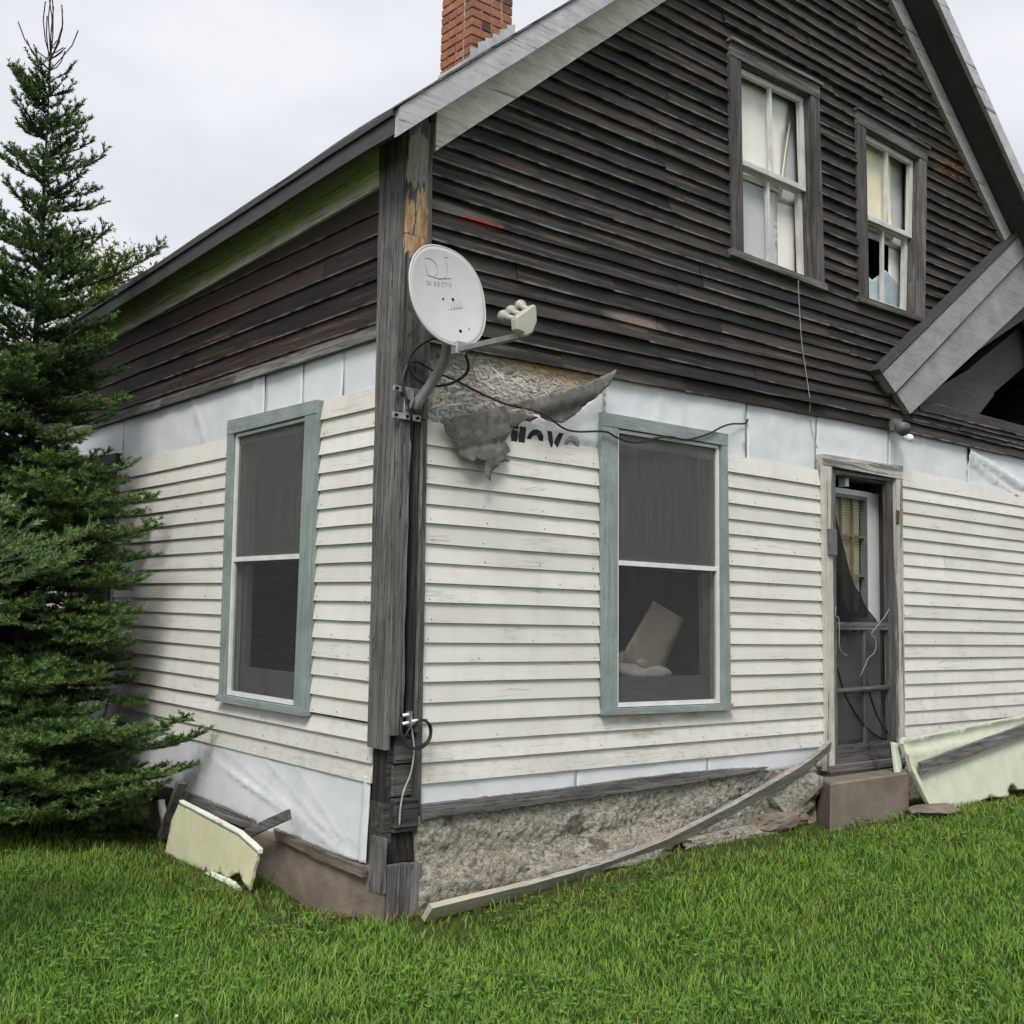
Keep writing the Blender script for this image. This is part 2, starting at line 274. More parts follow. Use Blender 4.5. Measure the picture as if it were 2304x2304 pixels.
def glass(name, tint=.98, rough=.02, dirt=.05):
    s = Nt(name); tr = s.n('ShaderNodeBsdfTransparent'); tr.inputs[0].default_value = (tint, tint, tint * .99, 1)
    gl = s.n('ShaderNodeBsdfGlossy'); gl.inputs['Roughness'].default_value = rough
    lw = s.n('ShaderNodeLayerWeight'); lw.inputs[0].default_value = .5; fz = s.math('ADD', .13, s.math('MULTIPLY', s.math('POWER', lw.outputs['Facing'], 5), .9))
    df = s.n('ShaderNodeBsdfDiffuse'); df.inputs['Color'].default_value = (.5, .52, .53, 1)
    a = s.n('ShaderNodeMixShader'); s.put(a.inputs[0], fz); s.t.links.new(tr.outputs[0], a.inputs[1]); s.t.links.new(gl.outputs[0], a.inputs[2])
    b = s.n('ShaderNodeMixShader'); s.put(b.inputs[0], s.math('MULTIPLY', s.ramp(s.noise(s.obj(), 6, 5, .7), (.35, .2), (.75, 1)), dirt)); s.t.links.new(a.outputs[0], b.inputs[1]); s.t.links.new(df.outputs[0], b.inputs[2])
    s.t.links.new(b.outputs[0], s.out.inputs[0]); return s.m
M['glass'] = glass('window_glass')
def mesh_screen(name, cov, col, streak=.12):
    s = Nt(name); tr = s.n('ShaderNodeBsdfTransparent'); df = s.n('ShaderNodeBsdfDiffuse')
    st = s.noise(s.map(s.obj(), (150, 150, 2.2)), 1, 5, .7)
    s.put(df.inputs['Color'], s.ramp(st, (.3, tuple(x * .6 for x in col)), (.7, tuple(x * 1.4 for x in col))))
    a = s.n('ShaderNodeMixShader'); s.put(a.inputs[0], s.math('ADD', cov - streak / 2, s.math('MULTIPLY', st, streak), clamp=True)); s.t.links.new(tr.outputs[0], a.inputs[1]); s.t.links.new(df.outputs[0], a.inputs[2])
    s.t.links.new(a.outputs[0], s.out.inputs[0]); return s.m
M['screen'] = mesh_screen('insect_screen', .42, (.15, .151, .147), .16)
M['screen_low'] = mesh_screen('insect_screen_lower', .22, (.10, .102, .098), .08)
M['screen_dark'] = mesh_screen('torn_black_screen', .72, (.022, .024, .026), .1)
M['screen_door'] = mesh_screen('grey_door_screen', .5, (.052, .054, .058), .1)
s = Nt('needles'); cc = s.attr('col'); bs = s.n('ShaderNodeBsdfPrincipled'); s.put(bs.inputs['Base Color'], cc); s.put(bs.inputs['Roughness'], .6); s.put(bs.inputs['Specular IOR Level'], .25)
tl = s.n('ShaderNodeBsdfTranslucent'); s.put(tl.inputs[0], cc); mxs = s.n('ShaderNodeMixShader'); mxs.inputs[0].default_value = .22
s.t.links.new(bs.outputs[0], mxs.inputs[1]); s.t.links.new(tl.outputs[0], mxs.inputs[2]); s.t.links.new(mxs.outputs[0], s.out.inputs[0]); M['leaf'] = s.m
M['bark'] = wmat('bark', 'z', (.02, .017, .014), (.055, .047, .04), (.1, .09, .078), fine=.5, bstr=1)
s = Nt('soil'); v = s.pos(); c = s.ramp(s.noise(v, 5, 6, .65), (.3, (.035, .055, .014)), (.55, (.05, .085, .02)), (.75, (.075, .075, .03))); M['soil'] = s.done(c, 1, s.bump(s.noise(v, 40, 4), 1, .02), .05)

# ------------------------------------------------------------------ mesh helpers
ORG = {}
def tag(o, label=None, cat=None, group=None, kind=None):
    if label: o['label'] = label
    if cat: o['category'] = cat
    if group: o['group'] = group
    if kind: o['kind'] = kind
    return o
def empty(name, loc, label=None, cat=None, group=None):
    o = bpy.data.objects.new(name, None); C.objects.link(o); o.location = loc; o.empty_display_size = .1; ORG[o.name] = Vector(loc)
    return tag(o, label, cat, group)
def link(name, me, origin, parent=None, mat=None):
    o = bpy.data.objects.new(name, me); C.objects.link(o); ORG[o.name] = Vector(origin)
    if parent: o.parent = parent; o.location = Vector(origin) - ORG[parent.name]
    else: o.location = origin
    if mat: me.materials.append(M[mat] if isinstance(mat, str) else mat)
    return o
class MB:
    def __init__(s): s.v = []; s.f = []; s.sm = []
    def add(s, vs, fs, smooth=False):
        o = len(s.v); s.v += [Vector(p) for p in vs]; s.f += [tuple(i + o for i in f) for f in fs]; s.sm += [smooth] * len(fs); return s
    def hexa(s, p):   # p[0:4] one face loop, p[4:8] the opposite
        return s.add(p, [(3, 2, 1, 0), (4, 5, 6, 7), (0, 1, 5, 4), (1, 2, 6, 5), (2, 3, 7, 6), (3, 0, 4, 7)])
    def box(s, a, b):
        x0, y0, z0 = a; x1, y1, z1 = b
        return s.hexa([(x0, y0, z0), (x1, y0, z0), (x1, y1, z0), (x0, y1, z0), (x0, y0, z1), (x1, y0, z1), (x1, y1, z1), (x0, y1, z1)])
    def bar(s, p0, p1, w_, h, up=(0, 0, 1)):
        p0, p1 = Vector(p0), Vector(p1); d = (p1 - p0).normalized(); a = d.cross(Vector(up)).normalized(); b = a.cross(d)
        q = [a * w_ / 2 + b * h / 2, a * -w_ / 2 + b * h / 2, a * -w_ / 2 - b * h / 2, a * w_ / 2 - b * h / 2]
        return s.hexa([p0 + x for x in q] + [p1 + x for x in q])
    def tube(s, pts, r, n=8, cap=True):
        pts = [Vector(p) for p in pts]; k = len(pts); rr = r if isinstance(r, (list, tuple)) else [r] * k
        vs = []; ref = None
        for i, p in enumerate(pts):
            d = (pts[min(i + 1, k - 1)] - pts[max(i - 1, 0)]).normalized()
            if ref is None: ref = d.orthogonal().normalized()
            ref = (ref - d * ref.dot(d)).normalized(); b = d.cross(ref)
            for j in range(n):
                t = 2 * math.pi * j / n; vs.append(p + (ref * math.cos(t) + b * math.sin(t)) * rr[i])
        fs = [(i * n + j, i * n + (j + 1) % n, (i + 1) * n + (j + 1) % n, (i + 1) * n + j) for i in range(k - 1) for j in range(n)]
        if cap: fs += [tuple(range(n))[::-1], tuple((k - 1) * n + j for j in range(n))]
        return s.add(vs, fs, True)
    def build(s, name, mat, parent=None, origin=None, recalc=True, bevel=0):
        xs = np.array([tuple(p) for p in s.v]); 
        if origin is None: origin = Vector(((xs[:, 0].min() + xs[:, 0].max()) / 2, (xs[:, 1].min() + xs[:, 1].max()) / 2, xs[:, 2].min()))
        origin = Vector(origin); me = bpy.data.meshes.new(name); me.from_pydata([p - origin for p in s.v], [], s.f)
        me.polygons.foreach_set('use_smooth', s.sm)
        if recalc or bevel:
            bm = bmesh.new(); bm.from_mesh(me); bmesh.ops.recalc_face_normals(bm, faces=bm.faces)
            if bevel: bmesh.ops.bevel(bm, geom=bm.edges[:], offset=bevel, segments=1, affect='EDGES')
            bm.to_mesh(me); bm.free()
        me.update(); return link(name, me, origin, parent, mat)
def FR(u, z, d): return Vector((u, d, z))      # front wall: u = x, d = inwards (+y)
def LF(u, z, d): return Vector((d, u, z))      # left wall: u = y, d = inwards (+x)
def prism(mb, mf, q, d0, d1): return mb.hexa([mf(u, z, d0) for u, z in q] + [mf(u, z, d1) for u, z in q])
def lin(p0, p1):     # u as a function of z through two (u,z) points
    return lambda z: p0[0] + (z - p0[1]) * (p1[0] - p0[0]) / (p1[1] - p0[1])
def smoothpath(pts, n=6):
    P_ = [Vector(p) for p in pts]; P_ = [P_[0] * 2 - P_[1]] + P_ + [P_[-1] * 2 - P_[-2]]; o = []
    for i in range(1, len(P_) - 2):
        for k in range(n):
            t = k / n; a, b, c_, d = P_[i - 1:i + 3]
            o.append(.5 * ((2 * b) + (c_ - a) * t + (2 * a - 5 * b + 4 * c_ - d) * t * t + (3 * b - a - 3 * c_ + d) * t ** 3))
    return o + [P_[-2]]
def nz3(p, sc_=1.0): return mnoise.noise(Vector(p) * sc_)
def sheet(mf, outline, depth, thick, name, mat, parent=None, step=.03, smooth=True, rag=0, origin=None):
    """a sheet cut to an outline (u,z), its surface given by depth(u,z), with real thickness"""
    pts = []
    n0 = len(outline)
    for i in range(n0):
        a, b = Vector(outline[i]), Vector(outline[(i + 1) % n0]); k = max(1, int((b - a).length / step))
        for j in range(k):
            p = a.lerp(b, j / k)
            if rag: q = Vector((p.x * 31, p.y * 31, 1)); p = p + Vector((mnoise.noise(q), mnoise.noise(q + Vector((9, 9, 9))))) * rag
            pts.append(p)
    nb = len(pts); us = [p.x for p in pts]; zs = [p.y for p in pts]
    x = min(us)
    while x < max(us):
        z = min(zs)
        while z < max(zs):
            p = Vector((x + random.uniform(-.2, .2) * step, z + random.uniform(-.2, .2) * step)); ins = False; j = nb - 1
            for i in range(nb):
                a, b = pts[i], pts[j]
                if (a.y > p.y) != (b.y > p.y) and p.x < (b.x - a.x) * (p.y - a.y) / (b.y - a.y) + a.x: ins = not ins
                j = i
            if ins and min((p - q).length for q in pts[:nb]) > step * .45: pts.append(p)
            z += step
        x += step
    V, E_, F_, ov, oe, of = delaunay_2d_cdt(pts, [], [list(range(nb))], 1, 1e-5)
    mb = MB(); k = len(V); ed = {}
    for f in F_:
        for i in range(len(f)):
            e = (f[i], f[(i + 1) % len(f)]); ed[tuple(sorted(e))] = ed.get(tuple(sorted(e)), []) + [e]
    vs = [mf(p.x, p.y, depth(p.x, p.y)) for p in V] + [mf(p.x, p.y, depth(p.x, p.y) + thick) for p in V]
    mb.add(vs, [tuple(f) for f in F_] + [tuple(i + k for i in reversed(f)) for f in F_], smooth)
    side = [(e[0][0], e[0][1], e[0][1] + k, e[0][0] + k) for e in ed.values() if len(e) == 1]
    mb.f += side; mb.sm += [False] * len(side)
    return mb.build(name, mat, parent, origin)
def plank(mb, p0, p1, w_, h, up=(0, 0, 1), n=8, sag=0, rough=.002, side=None):
    """an uneven board between two points"""
    p0, p1 = Vector(p0), Vector(p1); d = (p1 - p0).normalized(); a = d.cross(Vector(up)).normalized(); b = a.cross(d); vs = []
    for i in range(n + 1):
        t = i / n; c_ = p0.lerp(p1, t) + b * (sag * 4 * t * (1 - t)) + (Vector(side) * 4 * t * (1 - t) if side else Vector())
        for x, y in ((1, 1), (-1, 1), (-1, -1), (1, -1)):
            vs.append(c_ + a * (x * w_ / 2 + random.uniform(-rough, rough)) + b * (y * h / 2 + random.uniform(-rough, rough)))
    fs = [(i * 4 + j, i * 4 + (j + 1) % 4, i * 4 + 4 + (j + 1) % 4, i * 4 + 4 + j) for i in range(n) for j in range(4)] + [(0, 1, 2, 3), (n * 4 + 3, n * 4 + 2, n * 4 + 1, n * 4)]
    return mb.add(vs, fs)
def trimesh(name, V, T, col, mat, parent=None, origin=(0, 0, 0)):
    me = bpy.data.meshes.new(name); n, k = len(V), len(T); w_ = T.shape[1]
    me.vertices.add(n); me.vertices.foreach_set('co', (V - np.array(origin)).astype(np.float32).ravel())
    me.loops.add(k * w_); me.loops.foreach_set('vertex_index', T.astype(np.int32).ravel())
    me.polygons.add(k); me.polygons.foreach_set('loop_start', np.arange(0, k * w_, w_, dtype=np.int32))
    a = me.attributes.new('col', 'FLOAT_COLOR', 'POINT'); a.data.foreach_set('color', np.c_[col, np.ones(n)].astype(np.float32).ravel())
    me.update(); me.validate(); return link(name, me, origin, parent, mat)
def smooth01(a, b, x):
    t = np.clip((x - a) / (b - a), 0, 1); return t * t * (3 - 2 * t)

# ------------------------------------------------------------------ ground
def ground_z(x, y):
    x = np.asarray(x, float); y = np.asarray(y, float)
    z = .18 + .165 * np.exp(-((y + .15) / 1.3) ** 2) * smooth01(.1, 2.6, x) * (1 - .35 * smooth01(4.5, 7, x))
    z = z - .10 * np.exp(-((x - .05) / .3) ** 2 - ((y - .6) / .4) ** 2) + .02 * np.sin(x * 1.3 + 1) * np.cos(y * 1.1)
    return z - .015
def gz(x, y): return float(ground_z(x, y))
near = np.unique(np.r_[np.linspace(-200, -12, 14), np.linspace(-10, 14, 121), np.linspace(16, 220, 14)])
gx, gy = np.meshgrid(near, near, indexing='ij'); zz_ = ground_z(gx, gy) * np.exp(-((gx / 60) ** 2 + (gy / 60) ** 2)); n_ = len(near)
mb = MB(); mb.v = [Vector(p) for p in zip(gx.ravel(), gy.ravel(), zz_.ravel())]
mb.f = [(i * n_ + j, (i + 1) * n_ + j, (i + 1) * n_ + j + 1, i * n_ + j + 1) for i in range(n_ - 1) for j in range(n_ - 1)]; mb.sm = [True] * len(mb.f)
o = mb.build('ground', 'soil', origin=(0, 0, 0), recalc=False); tag(o, kind='structure')
# ------------------------------------------------------------------ house
house = empty('farmhouse', (0, 0, .2), 'run-down farmhouse with dark bare clapboards above and cream clapboards below', 'house')
SL, SR = .864, .857
def S_left(x): return 3.937 + SL * x          # where the gable siding meets the left rake
def S_right(x): return 10.288 - SR * x
RIDGE_X = (10.288 - 3.937) / (SL + SR)
RIGHT, BACK = 2 * RIDGE_X, 6.5
PR = lin((.133, 4.047), (.200, .643)); DL = lin((3.53, 2.824), (3.591, .641)); DR = lin((4.544, 2.843), (4.567, .621))
W3L, W3R = lin((1.383, 2.829), (1.437, 1.095)), lin((2.504, 2.837), (2.56, 1.087))
W1L, W1R = lin((2.489, 5.469), (2.536, 4.017)), lin((3.485, 5.488), (3.553, 3.997))
W2L, W2R = lin((3.956, 5.459), (3.994, 4.0)), lin((4.931, 5.437), (4.882, 4.008))
W4A, W4B = lin((.789, 2.807), (.776, 1.076)), lin((1.923, 2.82), (1.861, 1.072))
PLy = lambda z: float(np.interp(z, [.3, 1.04, 2.88, 4.02], [.13, .137, .189, .231]))
cx = lambda z: -.006 * z
cy = lambda z: .0055 * z
const = lambda c_: (lambda z: c_)
HOODT = lambda x: 3.524 + .727 * (x - 4.319)        # top line of the porch rake against the wall
HOODB = lambda x: 3.278 + .645 * (x - 4.682)

def wall_sheet(name, mf, outline, holes, d0, d1, mat):
    loops = [[Vector((u, z, 0)) for u, z in l] for l in [outline] + holes]; flat = [p for l in loops for p in l]
    pts2 = [Vector((p.x, p.y)) for p in flat]; ed_ = []; o = 0
    for l in loops: ed_ += [(o + i, o + (i + 1) % len(l)) for i in range(len(l))]; o += len(l)
    V2, E2, F2, _, _, _ = delaunay_2d_cdt(pts2, ed_, [], 0, 1e-6); assert len(V2) == len(flat)
    def inside(p, l):
        r = False; j = len(l) - 1
        for i in range(len(l)):
            if (l[i].y > p[1]) != (l[j].y > p[1]) and p[0] < (l[j].x - l[i].x) * (p[1] - l[i].y) / (l[j].y - l[i].y) + l[i].x: r = not r
            j = i
        return r
    tr = []
    for f in F2:
        c_ = (sum(V2[i].x for i in f) / len(f), sum(V2[i].y for i in f) / len(f))
        if inside(c_, loops[0]) and not any(inside(c_, h) for h in loops[1:]): tr.append(tuple(f))
    mb = MB(); k = len(flat)
    mb.add([mf(p.x, p.y, d0) for p in flat] + [mf(p.x, p.y, d1) for p in flat], [tuple(t) for t in tr] + [tuple(i + k for i in reversed(t)) for t in tr])
    o = 0
    for l in loops:
        n = len(l); mb.f += [(o + i, o + (i + 1) % n, o + (i + 1) % n + k, o + i + k) for i in range(n)]; mb.sm += [False] * n; o += n
    return mb.build(name, mat, house)
def hole(q, e=0.0): return [(q[0][0] + e, q[0][1] - e), (q[1][0] - e, q[1][1] - e), (q[2][0] - e, q[2][1] + e), (q[3][0] + e, q[3][1] + e)]
Q1 = [(2.489, 5.469), (3.485, 5.488), (3.553, 3.997), (2.536, 4.017)]
Q2 = [(3.956, 5.459), (4.931, 5.437), (4.882, 4.008), (3.994, 4.0)]
Q3 = [(1.383, 2.829), (2.504, 2.837), (2.56, 1.087), (1.437, 1.095)]
Q4 = [(.789, 2.807), (1.923, 2.82), (1.861, 1.072), (.776, 1.076)]
QD = [(3.53, 2.824), (4.544, 2.843), (4.567, .621), (3.591, .641)]
Q5 = [(3.86, 2.80), (4.85, 2.80), (4.80, 1.08), (3.84, 1.08)]
hood_hole = [(4.95, 3.40), (6.9, 3.40), (6.9, 4.33), (6.75, 4.45), (4.98, 3.53)]
fw_ = wall_sheet('front_wall', FR, [(0.02, .63), (RIGHT, .63), (RIGHT, S_right(RIGHT)), (RIDGE_X, S_left(RIDGE_X)), (0.02, S_left(0.02))],
                 [hole(Q1, .06), hole(Q2, .06), hole(Q3, .05), hole(Q4 and QD, .05), hood_hole], .035, .13, 'inside')
sw_ = wall_sheet('side_wall', LF, [(.14, .38), (BACK, .38), (BACK, 4.0), (.14, 4.0)], [hole(Q4, .05), hole(Q5, .05)], .035, .13, 'inside')
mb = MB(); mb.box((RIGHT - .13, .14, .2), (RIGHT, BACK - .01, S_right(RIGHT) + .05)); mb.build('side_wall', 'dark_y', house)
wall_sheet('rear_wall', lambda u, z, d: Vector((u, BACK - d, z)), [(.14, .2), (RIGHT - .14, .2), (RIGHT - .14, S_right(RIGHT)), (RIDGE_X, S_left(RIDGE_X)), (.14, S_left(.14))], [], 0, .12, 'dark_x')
mb = MB(); mb.box((.16, .16, .50), (RIGHT - .16, BACK - .16, .56)); mb.build('floor', 'inside', house)
mb = MB(); mb.box((.16, .16, 3.0), (RIGHT - .16, BACK - .16, 3.06)); mb.build('floor', 'inside', house)
mb = MB(); mb.box((3.0, .16, .57), (3.06, BACK - .16, 2.99)); mb.build('partition', 'inside', house)

def clap(mf, uL, uR, z0, z1, mat, name, parent, tb=.0165, jag=.0, tilt=0, lift=0, zf=None, lap=.014):
    """one lapped board, thick at the foot; ends follow the trim it butts against"""
    L = abs(uR(z0) - uL(z0)); n = max(2, min(9, int(L / .35) + 1)); mb = MB(); vs = []
    bow = random.uniform(-.0025, .0025); off = random.uniform(0, 50)
    for i in range(n + 1):
        t = i / n
        ub = uL(z0) * (1 - t) + uR(z0) * t; ut = uL(z1) * (1 - t) + uR(z1) * t
        dz = bow * math.sin(math.pi * t) + (random.uniform(-jag, jag) if jag else 0) + (zf(ub) if zf else 0) + tilt * (t - .5)
        dd = mnoise.noise(Vector((ub * 1.3, off, 0))) * .003 - lift * (t if lift > 0 else (1 - t)) * (1 if lift > 0 else -1)
        vs += [mf(ub, z0 + dz, .014 - tb + dd), mf(ub, z0 + dz, .0145 + dd), mf(ut, z1 + lap + (zf(ut) if zf else 0), .0215), mf(ut, z1 + lap + (zf(ut) if zf else 0), .0165)]
    fs = [(i * 4 + j, i * 4 + (j + 1) % 4, i * 4 + 4 + (j + 1) % 4, i * 4 + 4 + j) for i in range(n) for j in range(4)] + [(0, 1, 2, 3), (n * 4 + 3, n * 4 + 2, n * 4 + 1, n * 4)]
    mb.add(vs, fs); return mb.build(name, mat, parent)

NAILS = {'F': [], 'L': []}
def nail_row(key, uL, uR, z0):
    a, b = sorted((uL(z0), uR(z0)))
    xs_ = [a + .045, b - .045]
    x = a + random.uniform(.3, .5)
    while x < b - .2: xs_.append(x); x += random.uniform(.38, .45)
    for x in xs_:
        if random.random() < .45: NAILS[key].append((x + random.uniform(-.012, .012), z0 + random.uniform(.014, .024)))
def cream_row(mf, key, uL, uR, z0, z1, parent):
    j = random.uniform(-.003, .003); g = .003
    clap(mf, (lambda z: uL(z) + g), (lambda z: uR(z) - g), z0 + j, z1, 'cream_x' if key == 'F' else 'cream_y', 'painted_clapboard', parent)
    nail_row(key, uL, uR, z0 + j)
# ---- front, cream
for i in range(21):
    z0 = .8 + .1 * i; z1 = z0 + .1
    if i <= 2:
        zt = 1.092 if i == 2 else z1
        cream_row(FR, 'F', PR, DL, z0, zt, fw_)
    else:
        if i <= 17: cream_row(FR, 'F', PR, W3L, z0, z1 if i < 17 else 2.608, fw_)
        if i <= 18: cream_row(FR, 'F', W3R, DL, z0, z1 if i < 18 else 2.70, fw_)
    if i <= 19:
        zt = z1 if i < 19 else 2.81
        cut = random.choice([None, 5.6, 6.1, 5.2]) if i % 4 == 1 else None
        if cut: cream_row(FR, 'F', DR, const(cut), z0, zt, fw_); cream_row(FR, 'F', const(cut), const(RIGHT - .1), z0, zt, fw_)
        else: cream_row(FR, 'F', DR, const(RIGHT - .1), z0, zt, fw_)
# ---- side, cream
for i in range(20):
    z0 = .797 + .1 * i; z1 = z0 + .1
    if i <= 2: cream_row(LF, 'L', PLy, const(5.0), z0, 1.07 if i == 2 else z1, sw_); cream_row(LF, 'L', const(5.0), const(BACK), z0, z1, sw_)
    else:
        if i < 20: cream_row(LF, 'L', PLy, W4A, z0, z1 if i < 19 else 2.795, sw_)
        if i < 19: cream_row(LF, 'L', W4B, const(3.83), z0, z1 if i < 18 else 2.705, sw_); cream_row(LF, 'L', const(4.86), const(BACK), z0, z1, sw_)
for key, mf, par in (('F', FR, fw_), ('L', LF, sw_)):
    mb = MB()
    for u, z in NAILS[key]:
        r = .0027; mb.add([mf(u + r * math.cos(t * 1.047), z + r * math.sin(t * 1.047), -.0032) for t in range(6)] + [mf(u, z, -.005)] + [mf(u + r * math.cos(t * 1.047), z + r * math.sin(t * 1.047), .004) for t in range(6)], [(t, (t + 1) % 6, 6) for t in range(6)] + [(t, (t + 1) % 6, 7 + (t + 1) % 6, 7 + t) for t in range(6)])
    o = mb.build('nail_heads', 'rust', par); tag(o, kind='stuff')
# ---- front, dark gable siding
EXP = .0885
def drow(uL, uR, z0, z1, j, end_l=False, end_r=False):
    """fill one course between two trims with several boards"""
    tf = (lambda x: .021 * min(x, 4.6) * max(0, 1 - j / 13))
    a, b = uL(z0), uR(z0); cuts = []
    x = a + random.uniform(.5, 2.6)
    while x < b - .45: cuts.append(x); x += random.uniform(.9, 2.9)
    es = [uL] + [const(c_) for c_ in cuts] + [uR]
    for l, r in zip(es[:-1], es[1:]):
        gp = random.choice([.001, .002, .003])
        lf = 0; tl = random.uniform(-.005, .005) if random.random() < .85 else random.uniform(-.016, .016)
        if random.random() < .11: lf = random.choice([-1, 1]) * random.uniform(.006, .014)
        if j <= 2 and r(z0) > 2.2 and random.random() < .6: lf = random.uniform(.01, .025); tl = -random.uniform(.008, .025)
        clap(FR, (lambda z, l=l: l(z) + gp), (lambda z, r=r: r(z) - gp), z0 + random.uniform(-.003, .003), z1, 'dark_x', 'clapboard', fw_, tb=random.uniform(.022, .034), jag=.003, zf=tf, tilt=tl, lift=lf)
rakeLx = lambda z: (z - 3.937) / SL
rakeRx = lambda z: (10.288 - z) / SR
hoodx = lambda z: 4.319 + (z - 3.524) / .727
for j in range(47):
    z0 = 3.02 + EXP * j; z1 = z0 + EXP
    L_ = PR if z1 < 4.06 else rakeLx
    if z0 > 7.0: break
    if z1 > 4.95: R_ = rakeRx
    elif z0 > 3.44: R_ = hoodx
    elif z0 > 3.36: R_ = const(4.40)
    elif z0 > 3.22: R_ = const(4.62)
    else: R_ = const(RIGHT - .1)
    segs = [(L_, R_)]
    if 3.96 < z0 < 5.46: segs = [(L_, W1L), (W1R, W2L)] + ([(W2R, R_)] if R_((z0 + z1) / 2) > W2R(z0) + .02 else [])
    for l, r in segs: drow(l, r, z0, z1, j)
for j, z0 in enumerate((3.20, 3.285)):       # short courses below the porch rake, right of its foot
    drow(const(4.72 + .1 * j), const(RIGHT - .1), z0, z0 + .088, 9)
# ---- side, dark siding
z0 = 3.055
for j, h in enumerate((.088, .118, .122, .118, .125, .12, .118)):
    lo, hi = PLy, const(BACK); cuts = sorted(random.uniform(.8, 5.8) for _ in range(2)); es = [lo] + [const(c_) for c_ in cuts] + [hi]
    for l, r in zip(es[:-1], es[1:]):
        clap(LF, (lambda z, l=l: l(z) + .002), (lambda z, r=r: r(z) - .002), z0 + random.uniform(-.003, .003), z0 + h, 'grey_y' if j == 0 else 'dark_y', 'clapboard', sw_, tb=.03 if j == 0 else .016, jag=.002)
    z0 += h
# ---- house wrap
def wrap_sheet(mf, outline, parent, folds=None, amp=.006, base=.024, name='house_wrap_sheet', seed=0, step=.035):
    def dep(u, z):
        d = base + amp * (mnoise.noise(Vector((u * 3.1 + seed, z * 4.0, seed))) + .5 * mnoise.noise(Vector((u * 9 + z * 5, z * 11 - u * 4, seed + 3))))
        if folds: d -= folds(u, z)
        return d
    return sheet(mf, outline, dep, .0015, name, 'wrap', parent, step)
zt = lambda x: 3.035 + .021 * min(x, 4.6) + .02
seams = [(1.43, 2.74), (2.752, 3.515), (3.522, 4.43), (4.436, 5.6)]
def fold_front(cs):
    return lambda u, z: sum(a * math.exp(-((u + k * (z - 2.95) - c_) / w_) ** 2) for c_, k, w_, a in cs)
bot = {0: 2.66, 1: 2.66, 2: 2.78, 3: 2.78}
for i, (a, b) in enumerate(seams):
    zb = bot[i]
    wrap_sheet(FR, [(a, zb), (b, zb), (b, zt(b)), (a, zt(a))], fw_, fold_front([(a + .28 + .2 * k, random.uniform(-.3, .3), .012, .008) for k in range(int((b - a) / .35))]), seed=i * 7.3)
wrap_sheet(FR, [(5.604, 2.78), (RIGHT - .1, 2.78), (RIGHT - .1, 3.16), (5.604, 3.16)], fw_, lambda u, z: .03 * math.exp(-((z - (3.08 - .22 * (u - 5.6))) / .03) ** 2) + .02 * math.exp(-((z - (3.02 - .3 * (u - 5.6))) / .02) ** 2), seed=31)
wrap_sheet(FR, [(.66, 2.58), (1.40, 2.58), (1.425, 3.0), (1.25, 2.86), (1.0, 2.76), (.80, 2.74), (.66, 2.70)], fw_, lambda u, z: .019 * float(smooth01(2.615, 2.65, z)), seed=55, amp=.003)     # printed piece showing below the torn felt
for a, b in ((.19, 1.27), (1.274, 2.38), (2.384, 3.58)):
    wrap_sheet(FR, [(a, .66), (b, .66), (b, .83), (a, .83)], fw_, None, amp=.004, base=.012, seed=a * 11)
for a, b in ((.16, .60), (.604, 1.05), (1.054, 1.52), (1.524, 3.85), (3.854, 6.4)):
    wrap_sheet(LF, [(a, 2.66), (b, 2.66), (b, 3.09), (a, 3.09)], sw_, lambda u, z: .012 * math.exp(-((u + .5 * (z - 2.8) - 1.75) / .02) ** 2) + .01 * math.exp(-((u - .7 * (z - 2.8) - 2.4) / .02) ** 2), seed=a * 5)
def skirt(u, z):
    d = .012 * smooth01(.8, .45, z)
    for k, (zz1, s_, w_, a) in enumerate(((.46, .24, .011, .006), (.50, .20, .009, .004), (.44, .34, .008, .005), (.56, .13, .014, .003), (.45, .50, .007, .005), (.46, .75, .007, .004), (.42, .28, .006, .004))):
        d += a * math.exp(-((z - (zz1 - .07 + s_ * (u - .2) * (.75 if u < 2 else .4))) / w_) ** 2) * float(smooth01(.16, .34, u)) * float(smooth01(2.6, 1.2, u))
    return float(d) + .012 * math.exp(-((u - .19) / .015) ** 2)
wrap_sheet(LF, [(.15, .41), (.5, .40), (1.0, .40), (1.35, .385), (1.8, .40), (2.4, .40), (3.2, .36), (3.2, .83), (.15, .83)], sw_, skirt, amp=.003, base=.008, seed=77, step=.02)
wrap_sheet(LF, [(3.204, .36), (BACK, .36), (BACK, .83), (3.204, .83)], sw_, None, seed=87, base=.01)
# ---- strand board behind the torn felt, built of real strands
mb = MB(); mb.box((.10, .026, 2.56), (1.46, .034, 3.08)); o = mb.build('strand_board', 'osb', fw_)
a_ = o.data.attributes.new('col', 'FLOAT_COLOR', 'POINT'); a_.data.foreach_set('color', [.42, .40, .365, 1] * len(o.data.vertices))
N_ = 3200; cxs = RS.uniform(.10, 1.45, N_); czs = RS.uniform(2.6, 3.07, N_); ang = np.where(RS.rand(N_) < .82, RS.normal(0, .38, N_), RS.uniform(-1.57, 1.57, N_)); ln = RS.uniform(.012, .05, N_) * RS.uniform(.5, 1.2, N_); wd = RS.uniform(.002, .009, N_); dp = RS.uniform(.0205, .0256, N_)
uu = np.c_[np.cos(ang), np.sin(ang)] * ln[:, None]; vv = np.c_[-np.sin(ang), np.cos(ang)] * wd[:, None]
cn = np.c_[cxs, czs]; V_ = []
for a, b in ((-1, -1), (1, -.6), (.85, 1), (-1, .7)):
    q = cn + uu * a + vv * b; q = np.clip(q, (.1, 2.56), (1.455, 3.075)); V_.append(np.c_[q[:, 0], dp + RS.uniform(-.0012, .0012, N_), q[:, 1]])
